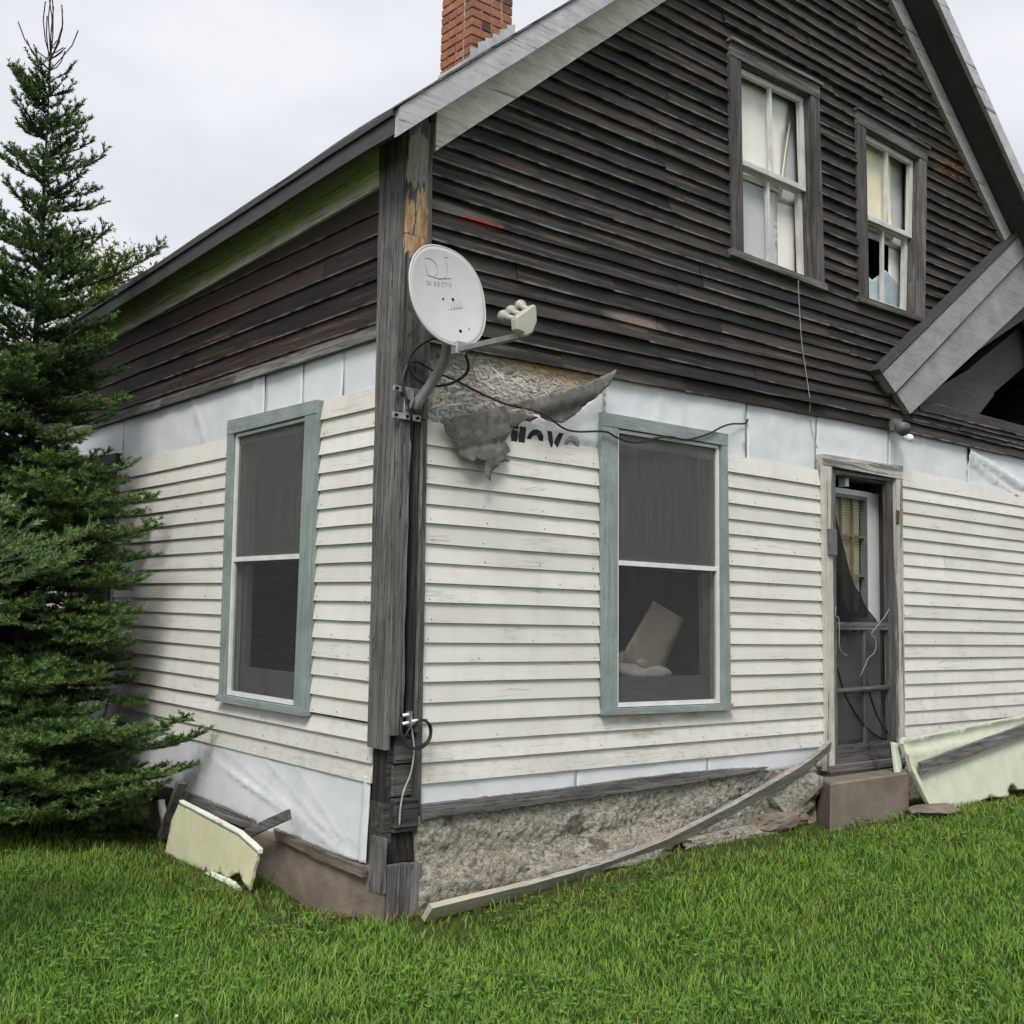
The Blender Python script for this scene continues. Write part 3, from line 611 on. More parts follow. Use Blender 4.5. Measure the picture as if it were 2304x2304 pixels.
V_ = np.stack(V_, 1).reshape(-1, 3); g_ = RS.uniform(.25, .78, N_); cl = np.c_[g_ * 1.02, g_ * .97, g_ * .9]; cl[RS.rand(N_) < .05] *= (1.1, .8, .55)
T_ = np.arange(N_ * 4).reshape(-1, 4); o = trimesh('strands', V_, T_, np.repeat(cl, 4, 0), 'osb', fw_, (.8, .02, 2.6)); tag(o, kind='stuff')
# ---- wrap printing, its lower half behind the top board
def text_mesh(txt, size, ext=.0005, bold=0, shear=0):
    cu = bpy.data.curves.new('t', 'FONT'); cu.body = txt; cu.size = size; cu.extrude = ext; cu.offset = bold; cu.shear = shear; cu.resolution_u = 3
    ob = bpy.data.objects.new('t', cu); C.objects.link(ob); dg = bpy.context.evaluated_depsgraph_get(); me = bpy.data.meshes.new_from_object(ob.evaluated_get(dg)); bpy.data.objects.remove(ob); return me
for ch, mt, xa, xb in (('V', 'ink', .64, .725), ('I', 'ink', .736, .778), ('I', 'ink', .786, .832), ('O', 'ink', .848, .968), ('V', 'ink', .985, 1.108), ('O', 'ink_pale', 1.122, 1.24)):
    me = text_mesh(ch, .16, .0005, .0085); xs = [v.co.x for v in me.vertices]; x0_ = min(xs); zt_ = max(v.co.y for v in me.vertices); kx = (xb - xa) / (max(xs) - x0_)
    for v in me.vertices: zz1 = v.co.y - zt_ + 2.672; v.co = Vector(((v.co.x - x0_) * kx, -v.co.z - .0155 * float(smooth01(2.612, 2.65, zz1)), zz1 - 2.5))
    me.materials.clear(); link('printed_letter', me, (xa, .0165, 2.5), fw_, mt)

# ---- roof, rakes, eaves
def zroof(x, y): return (S_left(x) if x < RIDGE_X else S_right(x)) + .34 - .034 * max(y, 0) - .015 * math.sin(max(0, min(1, (y + .3) / 6.8)) * math.pi)
mb = MB(); ny = 14
for side in (0, 1):
    x0, x1 = (-.195, RIDGE_X) if side == 0 else (RIGHT + .2, RIDGE_X)
    vs = []
    for i in range(ny + 1):
        y = -.192 + i * (BACK + .4) / ny
        for x, dz in ((x0, 0), (x1, 0), (x1, -.13), (x0, -.13)): vs.append((x, y, zroof(x, y) + dz - .012))
    fs = [(i * 4 + j, i * 4 + (j + 1) % 4, i * 4 + 4 + (j + 1) % 4, i * 4 + 4 + j) for i in range(ny) for j in range(4)] + [(0, 1, 2, 3), (ny * 4 + 3, ny * 4 + 2, ny * 4 + 1, ny * 4)]
    mb.add(vs, fs)
roof = mb.build('roof', 'slate_y', house)
mb = MB(); random.seed(3)
for side in (0, 1):
    sgn = 1 if side == 0 else -1; x0 = -.232 if side == 0 else RIGHT + .232; nc = 28; dx = (RIDGE_X + .232) / nc
    for c_ in range(nc):
        xa = x0 + sgn * dx * c_; xb = xa + sgn * (dx + .03); vs = []; nn = 34
        for i in range(nn + 1):
            y = -.24 + i * (BACK + .48) / nn; jt = random.uniform(-.008, .008) * sgn; wv = .008 * mnoise.noise(Vector((y * 1.7, c_ * .4, side)))
            for x, dz in ((xa + jt, .012 + wv), (xb, .004 + wv), (xb, -.006), (xa + jt, 0)): vs.append((x, y, zroof(x, y) + dz))
        mb.add(vs, [(i * 4 + j, i * 4 + (j + 1) % 4, i * 4 + 4 + (j + 1) % 4, i * 4 + 4 + j) for i in range(nn) for j in range(4)] + [(0, 1, 2, 3), (nn * 4 + 3, nn * 4 + 2, nn * 4 + 1, nn * 4)])
o = mb.build('shingle_courses', 'shingle', roof); tag(o, kind='stuff')
def raked(name, x0, x1, lo, hi, y0, y1, mat, S, parent=roof, n=10):
    mb = MB(); vs = []
    for i in range(n + 1):
        x = x0 + (x1 - x0) * i / n
        for dz, y in ((lo, y0), (hi, y0), (hi, y1), (lo, y1)): vs.append((x, y, S(x) + dz + random.uniform(-.002, .002)))
    mb.add(vs, [(i * 4 + j, i * 4 + (j + 1) % 4, i * 4 + 4 + (j + 1) % 4, i * 4 + 4 + j) for i in range(n) for j in range(4)] + [(0, 1, 2, 3), (n * 4 + 3, n * 4 + 2, n * 4 + 1, n * 4)])
    return mb.build(name, mat, parent)
raked('rake_fascia', -.215, 1.55, .185, .33, -.23, -.196, 'fascia_x', S_left); raked('rake_fascia', 1.553, RIDGE_X, .188, .33, -.23, -.196, 'fascia_x', S_left)
raked('rake_frieze', .135, 2.2, -.035, .205, -.045, .01, 'frieze_x', S_left); raked('rake_frieze', 2.203, RIDGE_X - .1, -.035, .205, -.045, .01, 'frieze_x', S_left)
raked('rake_fascia', RIDGE_X + .005, RIGHT + .215, .178, .33, -.28, -.246, 'fascia_x', S_right)
raked('rake_frieze', RIDGE_X - .05, RIGHT + .1, -.03, .15, -.04, .01, 'fascia_x', S_right)
raked('rake_soffit', RIDGE_X + .02, RIGHT + .18, .165, .185, -.244, .035, 'slate_x', S_right)
raked('rake_soffit', -.19, RIDGE_X, .195, .21, -.194, .035, 'frieze_x', S_left)
def along(name, x0, x1, zlo, zhi, y0, y1, mat, parent=roof, n=12):   # a board along the eave, following its sag
    mb = MB(); vs = []
    for i in range(n + 1):
        y = y0 + (y1 - y0) * i / n; dz = -.034 * max(y, 0) - .015 * math.sin(max(0, min(1, (y + .3) / 6.8)) * math.pi) + random.uniform(-.002, .002)
        for x, z in ((x0, zlo), (x1, zlo), (x1, zhi), (x0, zhi)): vs.append((x, y, z + dz))
    mb.add(vs, [(i * 4 + j, i * 4 + (j + 1) % 4, i * 4 + 4 + (j + 1) % 4, i * 4 + 4 + j) for i in range(n) for j in range(4)] + [(0, 1, 2, 3), (n * 4 + 3, n * 4 + 2, n * 4 + 1, n * 4)])
    return mb.build(name, mat, parent)
along('eave_fascia', -.22, -.196, 3.955, 4.043, -.193, 3.2, 'slate_y'); along('eave_fascia', -.22, -.196, 3.955, 4.043, 3.204, BACK + .2, 'slate_y')
along('drip_edge', -.236, -.197, 4.045, 4.078, -.20, BACK + .2, 'slate_y')
mb = MB(); prism(mb, lambda u, z, d: Vector((u, d, z)), [(-.194, S_left(-.194) + .19), (.03, S_left(.03) + .19), (.03, S_left(.03) + .205), (-.194, S_left(-.194) + .205)], -.19, 1.2); mb.build('eave_soffit', 'frieze_y', roof)
along('eave_frieze', -.012, .012, 3.885, 4.16, .24, BACK, 'frieze_y')
along('eave_frieze', -.026, -.0125, 3.97, 4.14, .24, BACK, 'frieze_y')
# ---- chimney of single bricks
chx, chy, chw = 1.56, 1.6, .375
mb = MB(); mb.box((chx + .008, chy + .008, 5.4), (chx + chw - .008, chy + chw - .008, 6.95)); chim = mb.build('chimney', 'mortar', house)
bh, g_ = .058, .011; random.seed(21)
def brick(a, b):
    mb = MB(); j = lambda: random.uniform(-.003, .003)
    x0, y0, z0 = a; x1, y1, z1 = b
    mb.hexa([(x0 + j(), y0 + j(), z0), (x1 + j(), y0 + j(), z0), (x1 + j(), y1 + j(), z0), (x0 + j(), y1 + j(), z0), (x0 + j(), y0 + j(), z1 + j()), (x1 + j(), y0 + j(), z1 + j()), (x1 + j(), y1 + j(), z1 + j()), (x0 + j(), y1 + j(), z1 + j())])
    mb.build('brick', 'brick', chim, bevel=.003)
z = 5.28; k = 0
while z < 6.9:
    for face in range(4):
        # run along the face; alternate courses start with a half brick
        L_ = chw - .1
        cuts = [0, .092, .185, L_] if k % 2 else [0, .185, L_]
        for a, b in zip(cuts[:-1], cuts[1:]):
            if b - a < .03: continue
            t0, t1 = a + (0 if a == 0 else g_ / 2), b - g_ / 2
            if face == 0: p, q = (chx + t0, chy - .004, z), (chx + t1, chy + .09, z + bh)
            elif face == 1: p, q = (chx + chw - .09, chy + t0, z), (chx + chw + .004, chy + t1, z + bh)
            elif face == 2: p, q = (chx + chw - t1, chy + chw - .09, z), (chx + chw - t0, chy + chw + .004, z + bh)
            else: p, q = (chx - .004, chy + chw - t1, z), (chx + .09, chy + chw - t0, z + bh)
            xm, ym = (p[0] + q[0]) / 2, (p[1] + q[1]) / 2
            if q[2] < zroof(xm, ym) - .12: continue
            if z > 6.55 and face == 1 and random.random() < .3: continue
            brick(p, q)
    z += bh + g_; k += 1
for i in range(6):    # step flashing climbing the front face
    x0 = chx - .01 + i * .066; zb = zroof(x0 + .03, chy) + .03
    mb = MB(); prism(mb, FR, [(x0, zb - .1), (x0 + .075, zb - .05), (x0 + .075, zb + .14 + random.uniform(-.01, .02)), (x0, zb + .12)], chy - .012 - .002 * (i % 2), chy - .008 - .002 * (i % 2)); mb.build('flashing_step', 'lead', chim)
mb = MB(); prism(mb, LF, [(chy - .01, zroof(chx, chy) - .05), (chy + chw + .01, zroof(chx, chy) - .05), (chy + chw + .01, zroof(chx, chy) + .09), (chy - .01, zroof(chx, chy) + .09)], chx - .014, chx - .008); mb.build('flashing_apron', 'lead', chim)

# ---- corner post
def vboard(name, ua, ub, za, zb, d0, d1, mat, mf, parent, n=10, jag=.0015, edge=0):
    mb = MB(); vs = []
    for i in range(n + 1):
        z = za + (zb - za) * i / n; e = (lambda: random.uniform(-jag, jag)); w_ = edge * mnoise.noise(Vector((z * 4, ua(z) * 30, 2)))
        vs += [mf(ua(z) + e(), z, d0 + e()), mf(ub(z) + e() + w_, z, d0 + e()), mf(ub(z) + e() + w_, z, d1), mf(ua(z) + e(), z, d1)]
    mb.add(vs, [(i * 4 + j, i * 4 + (j + 1) % 4, i * 4 + 4 + (j + 1) % 4, i * 4 + 4 + j) for i in range(n) for j in range(4)] + [(0, 1, 2, 3), (n * 4 + 3, n * 4 + 2, n * 4 + 1, n * 4)])
    return mb.build(name, mat, parent)
mb = MB(); mb.hexa([(.0, .02, .5), (.15, .02, .5), (.15, .12, .5), (.0, .12, .5), (-.0, .04, 4.1), (.13, .03, 4.1), (.13, .14, 4.1), (-.0, .14, 4.1)]); post = mb.build('corner_post', 'post_dark', house)
vboard('corner_board', lambda z: cy(z) - .028, PLy, .98, 4.15, -.03, .0, 'post_light', LF, post, 16, .002)
fx = lambda t: (lambda z: cx(z) + (PR(z) - cx(z)) * t)
vboard('corner_board', fx(.0), fx(.80), 2.62, 3.55, -.034, .012, 'post_rot', FR, post, 8, .003)
vboard('corner_board', fx(.0), fx(.80), 3.553, 4.19, -.031, .012, 'post_rot', FR, post, 6, .004)
vboard('corner_strip', fx(.805), fx(1.0), 2.62, 4.17, -.022, .012, 'post', FR, post, 10, .002)
vboard('corner_strip', fx(.0), fx(.36), 1.05, 2.612, -.034, .012, 'post', FR, post, 12, .003, .01)
vboard('corner_strip', fx(.52), fx(.70), 1.06, 2.60, -.028, .012, 'post_dark', FR, post, 12, .002, .004)
vboard('corner_strip', fx(.715), fx(.78), 1.06, 2.615, -.036, .012, 'post', FR, post, 12, .002, .003)
vboard('corner_strip', fx(.80), fx(1.0), .66, 2.615, -.018, .012, 'post', FR, post, 14, .002, .002)
# stacked timber ends under the corner boards and the base boards below them
for za, zb, xa, xb, dd in ((.905, 1.055, .045, .165, .0), (.745, .898, .04, .165, .006), (.60, .738, .04, .178, -.028), (.575, .60, .045, .175, -.012)):
    mb = MB(); e = .004; mb.hexa([(xa, dd, za), (xb, dd, za), (xb, .13, za), (xa, .13, za), (xa, dd + random.uniform(-e, e), zb), (xb, dd, zb), (xb, .13, zb), (xa, .13, zb)]); mb.build('timber_end', 'log', post, bevel=.005)
for za, zb, ya, yb, dd in ((.79, .99, .02, .125, .01), (.74, .785, .02, .12, .022), (.52, .72, .01, .13, -.006)):
    mb = MB(); mb.hexa([(dd, ya, za), (.05, ya, za), (.05, yb, za), (dd, yb, za), (dd, ya, zb), (.05, ya, zb), (.05, yb, zb), (dd, yb, zb)]); mb.build('timber_end', 'log', post, bevel=.004)
mb = MB(); mb.hexa([(.03, -.0, .43), (.185, -.0, .43), (.185, .1, .43), (.03, .1, .43), (.03, .02, .575), (.18, .02, .575), (.18, .1, .575), (.03, .1, .575)]); mb.build('timber_end', 'post_dark', post, bevel=.004)
for a, b in ((.005, .075), (.077, .135), (.137, .205)):
    vboard('base_board', const(a + .002), const(b), .09, .43 - random.uniform(0, .012), -.034 - random.uniform(0, .004), .05, 'grey_z', FR, post, 6, .002)
vboard('base_board', const(-.03), const(.085), .30, .56, -.022, .0, 'post', LF, post, 5, .003)
vboard('base_board', const(-.025), const(.075), .06, .298, -.018, .0, 'bconc', LF, post, 5, .003)

# ---- foundation
def rough_block(name, mf, u0, u1, zl, zh, dfun, mat, nu, nzv, parent=house, back=.3):
    mb = MB(); vs = []; 
    for i in range(nu + 1):
        u = u0 + (u1 - u0) * i / nu
        for j in range(nzv + 1):
            z = zl(u) + (zh(u) - zl(u)) * j / nzv; vs.append(mf(u, z, dfun(u, z)))
    k = nzv + 1; fs = [(i * k + j, (i + 1) * k + j, (i + 1) * k + j + 1, i * k + j + 1) for i in range(nu) for j in range(nzv)]
    o = len(vs); ring = [i * k for i in range(nu + 1)] + [nu * k + j for j in range(1, k)] + [i * k + nzv for i in range(nu - 1, -1, -1)] + [j for j in range(nzv - 1, 0, -1)]
    for r in ring:
        p = Vector(vs[r]); u, z = (p.x, p.z) if mf is FR else (p.y, p.z); vs.append(mf(u, z, back))
    n = len(ring); fs += [(ring[i], ring[(i + 1) % n], o + (i + 1) % n, o + i) for i in range(n)] + [tuple(range(o, o + n))]
    mb.add(vs, fs, True); return mb.build(name, mat, parent)
def fd(u, z):
    p = Vector((u * 2.2, 0, z * 5)); q = Vector((u, .3, z))
    return .005 - .026 * mnoise.noise(p) - .012 * mnoise.noise(q * 17) - .012 * mnoise.noise(q * 45) - .006 * mnoise.noise(q * 110) - .05 * float(smooth01(.45, .3, z))
found = rough_block('foundation', FR, .19, 3.50, lambda u: gz(u, -.1) - .1 + .10 * max(0, mnoise.noise(Vector((u * 2.6, 4, 0)))) , lambda u: .655 + .008 * u, fd, 'concrete', 260, 46)
rough_block('foundation', FR, 3.35, RIGHT, lambda u: .0, lambda u: .66, lambda u, z: .05 - .02 * mnoise.noise(Vector((u * 9, z * 9, 3))), 'concrete', 60, 10)
rough_block('foundation', LF, .085, BACK, lambda u: -.05, lambda u: .40, lambda u, z: -.03 - .012 * mnoise.noise(Vector((u * 3, z * 4, 9))) - .006 * mnoise.noise(Vector((u * 14, z * 14, 2))) + (.03 * float(smooth01(.2, .09, u)) * (.5 + mnoise.noise(Vector((u * 30, z * 30, 1))))), 'bconc', 90, 14)
def jag_board(name, mf, pts, d0, d1, mat): return sheet(mf, pts, lambda u, z: d0 + .003 * mnoise.noise(Vector((u * 8, z * 30, 1))), d1 - d0, name, mat, house, .03, False, .006)
jag_board('sill_board', FR, [(.2, .632), (1.2, .642), (2.2, .662), (2.75, .68), (2.95, .70), (2.62, .715), (2.1, .722), (1.55, .715), (1.2, .705), (.9, .703), (.2, .70)], -.028, .01, 'grey_x')
jag_board('sill_board', LF, [(.10, .36), (.5, .365), (.8, .385), (1.0, .40), (1.02, .44), (.8, .435), (.45, .41), (.1, .405)], -.055, -.028, M['sillbrown'] if 'sillbrown' in M else 'grey_y')
jag_board('sill_board', LF, [(1.25, .39), (1.9, .395), (3.0, .38), (3.0, .45), (2.1, .475), (1.28, .445)], -.055, -.028, 'grey_y')
# slabs of loose footing along the front
def rock(name, c_, r, seed, mat, sub=3, flat=1.0):
    bm = bmesh.new(); bmesh.ops.create_icosphere(bm, subdivisions=sub, radius=1)
    for v in bm.verts:
        p = v.co.copy(); n1 = 1 + .35 * mnoise.noise(p * 1.3 + Vector((seed, 0, 0))) + .16 * mnoise.noise(p * 3.5 + Vector((0, seed, 0))); m_ = max(abs(p.x), abs(p.y), abs(p.z))
        p = p.lerp(p / m_, .5) * n1; v.co = Vector((p.x * r[0], p.y * r[1], p.z * r[2]))
    me = bpy.data.meshes.new(name); bm.to_mesh(me); bm.free(); return link(name, me, c_, house, mat)
rock('footing_slab', (2.42, -.10, .33), (.42, .06, .04), 3, 'concrete'); rock('footing_slab', (2.9, -.10, .37), (.2, .06, .05), 8, 'bconc'); rock('footing_slab', (3.18, -.05, .37), (.12, .05, .05), 12, 'bconc')
rock('footing_slab', (1.35, -.09, .30), (.55, .05, .04), 17, 'concrete'); rock('footing_slab', (3.2, -.02, .50), (.28, .08, .14), 29, 'concrete')
# ------------------------------------------------------------------ windows
def lerp2(a, b, t): return (a[0] + (b[0] - a[0]) * t, a[1] + (b[1] - a[1]) * t)
def inset(q, l, r, t, b): return [(q[0][0] + l, q[0][1] - t), (q[1][0] - r, q[1][1] - t), (q[2][0] - r, q[2][1] + b), (q[3][0] + l, q[3][1] + b)]
def frame4(name, mf, o, i, d0, d1, mat, parent, ax):
    """four bars between an outer and an inner quad; uprights run between the cross bars"""
    e = .0006
    H = [o[0], o[1], (o[1][0], i[1][1] + e), (o[0][0], i[0][1] + e)]; B = [(o[3][0], i[3][1] - e), (o[2][0], i[2][1] - e), o[2], o[3]]
    L = [(o[0][0], i[0][1]), (i[0][0], i[0][1]), (i[3][0], i[3][1]), (o[3][0], i[3][1])]; R = [(i[1][0], i[1][1]), (o[1][0], i[1][1]), (o[2][0], i[2][1]), (i[2][0], i[2][1])]
    hz = mat + '_' + ax if mat + '_' + ax in M else mat; vt = mat + '_z' if mat + '_z' in M else mat
    for nm, q, mm in (('head', H, hz), ('foot', B, hz), ('side', L, vt), ('side', R, vt)):
        mb = MB(); prism(mb, mf, q, d0, d1); mb.build(name + '_' + nm, mm, parent)
def quad(name, mf, q, d0, d1, mat, parent):
    mb = MB()
    if mat == 'glass': mb.add([mf(u, z, d0) for u, z in q], [(0, 1, 2, 3)])      # thin pane: one clear face
    else: prism(mb, mf, q, d0, d1); return mb.build(name, mat, parent)
def storm_window(mf, Q, I, zr, ax, T='teal', A='alu'):
    mb = MB()
    head = [Q[0], Q[1], (Q[1][0], I[1][1] + .004), (Q[0][0], I[0][1] + .004)]
    prism(mb, mf, head, -.026, .036); win = mb.build('window', T + '_' + ax, house)
    quad('casing', mf, [(Q[0][0], I[0][1] + .0034), (I[0][0] - .004, I[0][1] + .0034), (I[3][0] - .004, I[3][1] - .004), (Q[3][0], I[3][1] - .004)], -.023, .036, T + '_z', win)
    quad('casing', mf, [(I[1][0] + .004, I[1][1] + .0034), (Q[1][0], I[1][1] + .0034), (Q[2][0], I[2][1] - .004), (I[2][0] + .004, I[2][1] - .004)], -.023, .036, T + '_z', win)
    quad('sill', mf, [(Q[3][0] - .004, I[3][1] - .0046), (Q[2][0] + .004, I[2][1] - .0046), (Q[2][0] + .004, Q[2][1] - .002), (Q[3][0] - .004, Q[3][1] - .002)], -.04, .05, T + '_' + ax, win)
    i2 = inset(I, .022, .022, .02, .026); frame4('storm_frame', mf, I, i2, -.004, .026, A, win, ax)
    t = (zr - i2[3][1]) / (i2[0][1] - i2[3][1]); a, b = lerp2(i2[3], i2[0], t), lerp2(i2[2], i2[1], t)
    quad('meeting_rail', mf, [(a[0], a[1] + .012), (b[0], b[1] + .012), (b[0], b[1] - .016), (a[0], a[1] - .016)], .0, .022, A, win)
    quad('insect_screen', mf, [i2[0], i2[1], (b[0], b[1] + .0125), (a[0], a[1] + .0125)], .012, .0135, 'screen', win)
    quad('insect_screen', mf, [(a[0], a[1] - .0165), (b[0], b[1] - .0165), i2[2], i2[3]], .012, .0135, 'screen_low', win)
    j = inset(I, .012, .012, .01, .01); j2 = inset(I, .075, .075, .07, .17); frame4('sash', mf, j, j2, .07, .105, 'sashdim', win, ax)
    quad('sash_rail', mf, [(j2[0][0] + .001, zr + .025), (j2[1][0] - .001, zr + .025), (j2[2][0] - .001, zr - .03), (j2[3][0] + .001, zr - .03)], .072, .103, 'sashdim_' + ax, win)
    quad('pane', mf, [(j2[0][0] - .004, j2[0][1]), (j2[1][0] + .004, j2[1][1]), (j2[1][0] + .004, zr), (j2[0][0] - .004, zr)], .08, .083, 'glass', win)
    quad('pane', mf, [(j2[3][0] - .004, zr - .001), (j2[2][0] + .004, zr - .001), (j2[2][0] + .004, j2[2][1]), (j2[3][0] - .004, j2[3][1])], .092, .095, 'glass', win)
    k_ = inset(I, -.002, -.002, -.002, -.002); k2 = inset(I, .01, .01, .008, .008); frame4('jamb', mf, k_, k2, .028, .068, T, win, ax)
    return win
I3 = [(1.518, 2.748), (2.442, 2.757), (2.474, 1.127), (1.554, 1.131)]
I4 = [(.929, 2.730), (1.834, 2.727), (1.784, 1.115), (.917, 1.116)]
w3 = storm_window(FR, Q3, I3, 1.968, 'x'); w4 = storm_window(LF, Q4, I4, 1.945, 'y')
I5 = inset(Q5, .1, .1, .08, .04); w5 = storm_window(LF, Q5, I5, 1.95, 'y', 'pine', 'lampgrey')
quad('corner_trim', LF, [(3.826, .80), (3.852, .80), (3.857, 2.70), (3.83, 2.70)], -.012, .03, 'cream_y', sw_)
def old_window(Q, split, shades):
    ax = 'x'; mf = FR
    I = inset(Q, .115, .105, .095, .05)
    mb = MB(); prism(mb, mf, [Q[0], Q[1], (Q[1][0], I[1][1] + .0005), (Q[0][0], I[0][1] + .0005)], -.028, .036); win = mb.build('window', 'grey_x', house)
    quad('drip_cap', mf, [(Q[0][0] - .012, Q[0][1] + .022), (Q[1][0] + .012, Q[1][1] + .022), (Q[1][0] + .012, Q[1][1] + .0006), (Q[0][0] - .012, Q[0][1] + .0006)], -.05, .02, 'grey_x', win)
    quad('casing', mf, [(Q[0][0], I[0][1]), I[0], I[3], (Q[3][0], I[3][1])], -.024, .036, 'grey_z', win)
    quad('casing', mf, [I[1], (Q[1][0], I[1][1]), (Q[2][0], I[2][1]), I[2]], -.024, .036, 'grey_z', win)
    quad('sill', mf, [(Q[3][0] - .02, I[3][1] - .0006), (Q[2][0] + .02, I[2][1] - .0006), (Q[2][0] + .02, Q[2][1] + .004), (Q[3][0] - .02, Q[3][1] + .004)], -.035, .05, 'grey_x', win)
    k_ = inset(I, -.002, -.002, -.002, -.002); k2 = inset(I, .016, .016, .012, .006); frame4('jamb', mf, k_, k2, .0, .1, 'grey', win, 'x')
    a = [k2[0], k2[1], (k2[2][0] + (k2[1][0] - k2[2][0]) * .5, split), (k2[3][0] + (k2[0][0] - k2[3][0]) * .5, split)]
    b = [(a[3][0], split + .028), (a[2][0], split + .028), k2[2], k2[3]]
    for nm, q, d in (('upper', a, .028), ('lower', b, .064)):
        i2 = inset(q, .042, .042, .038, .036 if nm == 'upper' else .05); frame4('sash', mf, q, i2, d, d + .034, 'sash', win, 'x')
        c0, c1 = lerp2(i2[0], i2[1], .5), lerp2(i2[3], i2[2], .5)
        quad('muntin', mf, [(c0[0] - .012, c0[1] + .001), (c0[0] + .012, c0[1] + .001), (c1[0] + .012, c1[1] - .001), (c1[0] - .012, c1[1] - .001)], d + .004, d + .03, 'sash_z', win)
        quad('pane', mf, [(i2[0][0] - .004, i2[0][1] + .004), (c0[0], c0[1] + .004), (c1[0], c1[1] - .004), (i2[3][0] - .004, i2[3][1] - .004)], d + .018, d + .021, 'glass', win)
        quad('pane', mf, [(c0[0] + .0005, c0[1] + .004), (i2[1][0] + .004, i2[1][1] + .004), (i2[2][0] + .004, i2[2][1] - .004), (c1[0] + .0005, c1[1] - .004)], d + .018, d + .021, 'glass', win)
    for nm, pts, mt, d in shades:
        sheet(mf, pts, lambda u, z: d + .01 * mnoise.noise(Vector((u * 5, z * 1.2, d * 50))), .002, nm, mt, win, .05)
    return win
old_window(Q1, 4.70, [('roller_shade', [(2.64, 4.66), (3.20, 4.66), (3.30, 5.36), (2.64, 5.36)], 'shade_w', .115), ('roller_shade', [(3.205, 4.66), (3.235, 4.66), (3.34, 5.2), (3.325, 5.22)], 'shade', .118),
                      ('curtain', [(2.6, 4.62), (3.46, 4.62), (3.46, 5.42), (2.6, 5.42)], 'cloth_grey', .14), ('curtain', [(2.6, 4.04), (3.22, 4.04), (3.2, 4.68), (2.6, 4.68)], 'cloth_grey', .13), ('curtain', [(3.225, 4.04), (3.45, 4.04), (3.45, 4.66), (3.21, 4.66)], 'shade_w', .15)])
old_window(Q2, 4.69, [('roller_shade', [(4.12, 4.72), (4.2, 4.675), (4.42, 4.672), (4.66, 4.66), (4.63, 5.38), (4.06, 5.38), (4.09, 4.95)], 'shade', .115), ('curtain', [(4.05, 4.62), (4.86, 4.62), (4.86, 5.42), (4.05, 5.42)], 'cloth_grey', .14),
                      ('curtain', [(4.66, 4.25), (4.84, 4.22), (4.84, 4.7), (4.66, 4.7)], 'shade_w', .16), ('curtain', [(4.08, 4.03), (4.86, 4.03), (4.86, 4.33), (4.6, 4.42), (4.42, 4.30), (4.25, 4.36), (4.08, 4.30)], 'sky_reflect_blue', .15)])  # pale blue sheet paints the reflected sky low in the panes
# things standing inside the lower front window
o = sheet(FR, [(2.085, 1.756), (2.369, 1.645), (2.156, 1.30), (1.76, 1.36)], lambda u, z: .2 + .02 * (z - 1.3), .004, 'cardboard_flap', 'cardboard', None, .06); tag(o, 'tilted brown cardboard sheet leaning inside the lower front window', 'cardboard')
bm = bmesh.new(); bmesh.ops.create_icosphere(bm, subdivisions=4, radius=1)
for v in bm.verts:
    p = v.co.copy(); n1 = 1 + .3 * mnoise.noise(p * 1.6) + .22 * abs(mnoise.noise(p * 4)); v.co = Vector((p.x * .36 * n1, p.y * .12 * n1, p.z * .11 * n1))
me = bpy.data.meshes.new('bundled_blanket'); bm.to_mesh(me); bm.free(); me.polygons.foreach_set('use_smooth', [True] * len(me.polygons)); o = link('bundled_blanket', me, (1.97, .3, 1.315), None, 'bedding'); tag(o, 'pale crumpled blanket heaped behind the lower front window', 'blanket')
mb = MB(); mb.box((1.55, .2, 1.12), (2.5, .62, 1.2))
for x in (1.6, 2.45):
    for y in (.24, .58): mb.box((x - .02, y - .02, .562), (x + .02, y + .02, 1.12))
o = mb.build('low_table', 'cardboard'); tag(o, 'plain low table inside the lower front window under the blanket', 'table')

# ------------------------------------------------------------------ door
ID = [(3.64, 2.749), (4.455, 2.741), (4.508, .665), (3.673, .645)]
mb = MB(); prism(mb, FR, [QD[0], QD[1], (QD[1][0], ID[1][1] + .0005), (QD[0][0], ID[0][1] + .0005)], -.03, .036); door = mb.build('doorway', 'doorframe_x', house)
quad('casing', FR, [(QD[0][0], ID[0][1]), ID[0], (ID[3][0], .66), (QD[3][0], .63)], -.026, .036, 'doorframe_z', door); quad('casing', FR, [ID[1], (QD[1][0], ID[1][1]), (QD[2][0], .63), (ID[2][0], .64)], -.026, .036, 'doorframe_z', door)
quad('threshold', FR, [(3.60, .668), (4.56, .668), (4.56, .622), (3.60, .622)], -.05, .12, 'grey_x', door)
quad('jamb', FR, [(3.628, 2.748), (3.66, 2.748), (3.69, .67), (3.66, .67)], .037, .2, 'grey_z', door); quad('jamb', FR, [(4.47, 2.74), (4.50, 2.74), (4.53, .67), (4.50, .67)], .037, .2, 'grey_z', door); quad('jamb', FR, [(3.66, 2.745), (4.47, 2.745), (4.47, 2.70), (3.66, 2.70)], .037, .2, 'grey_x', door)
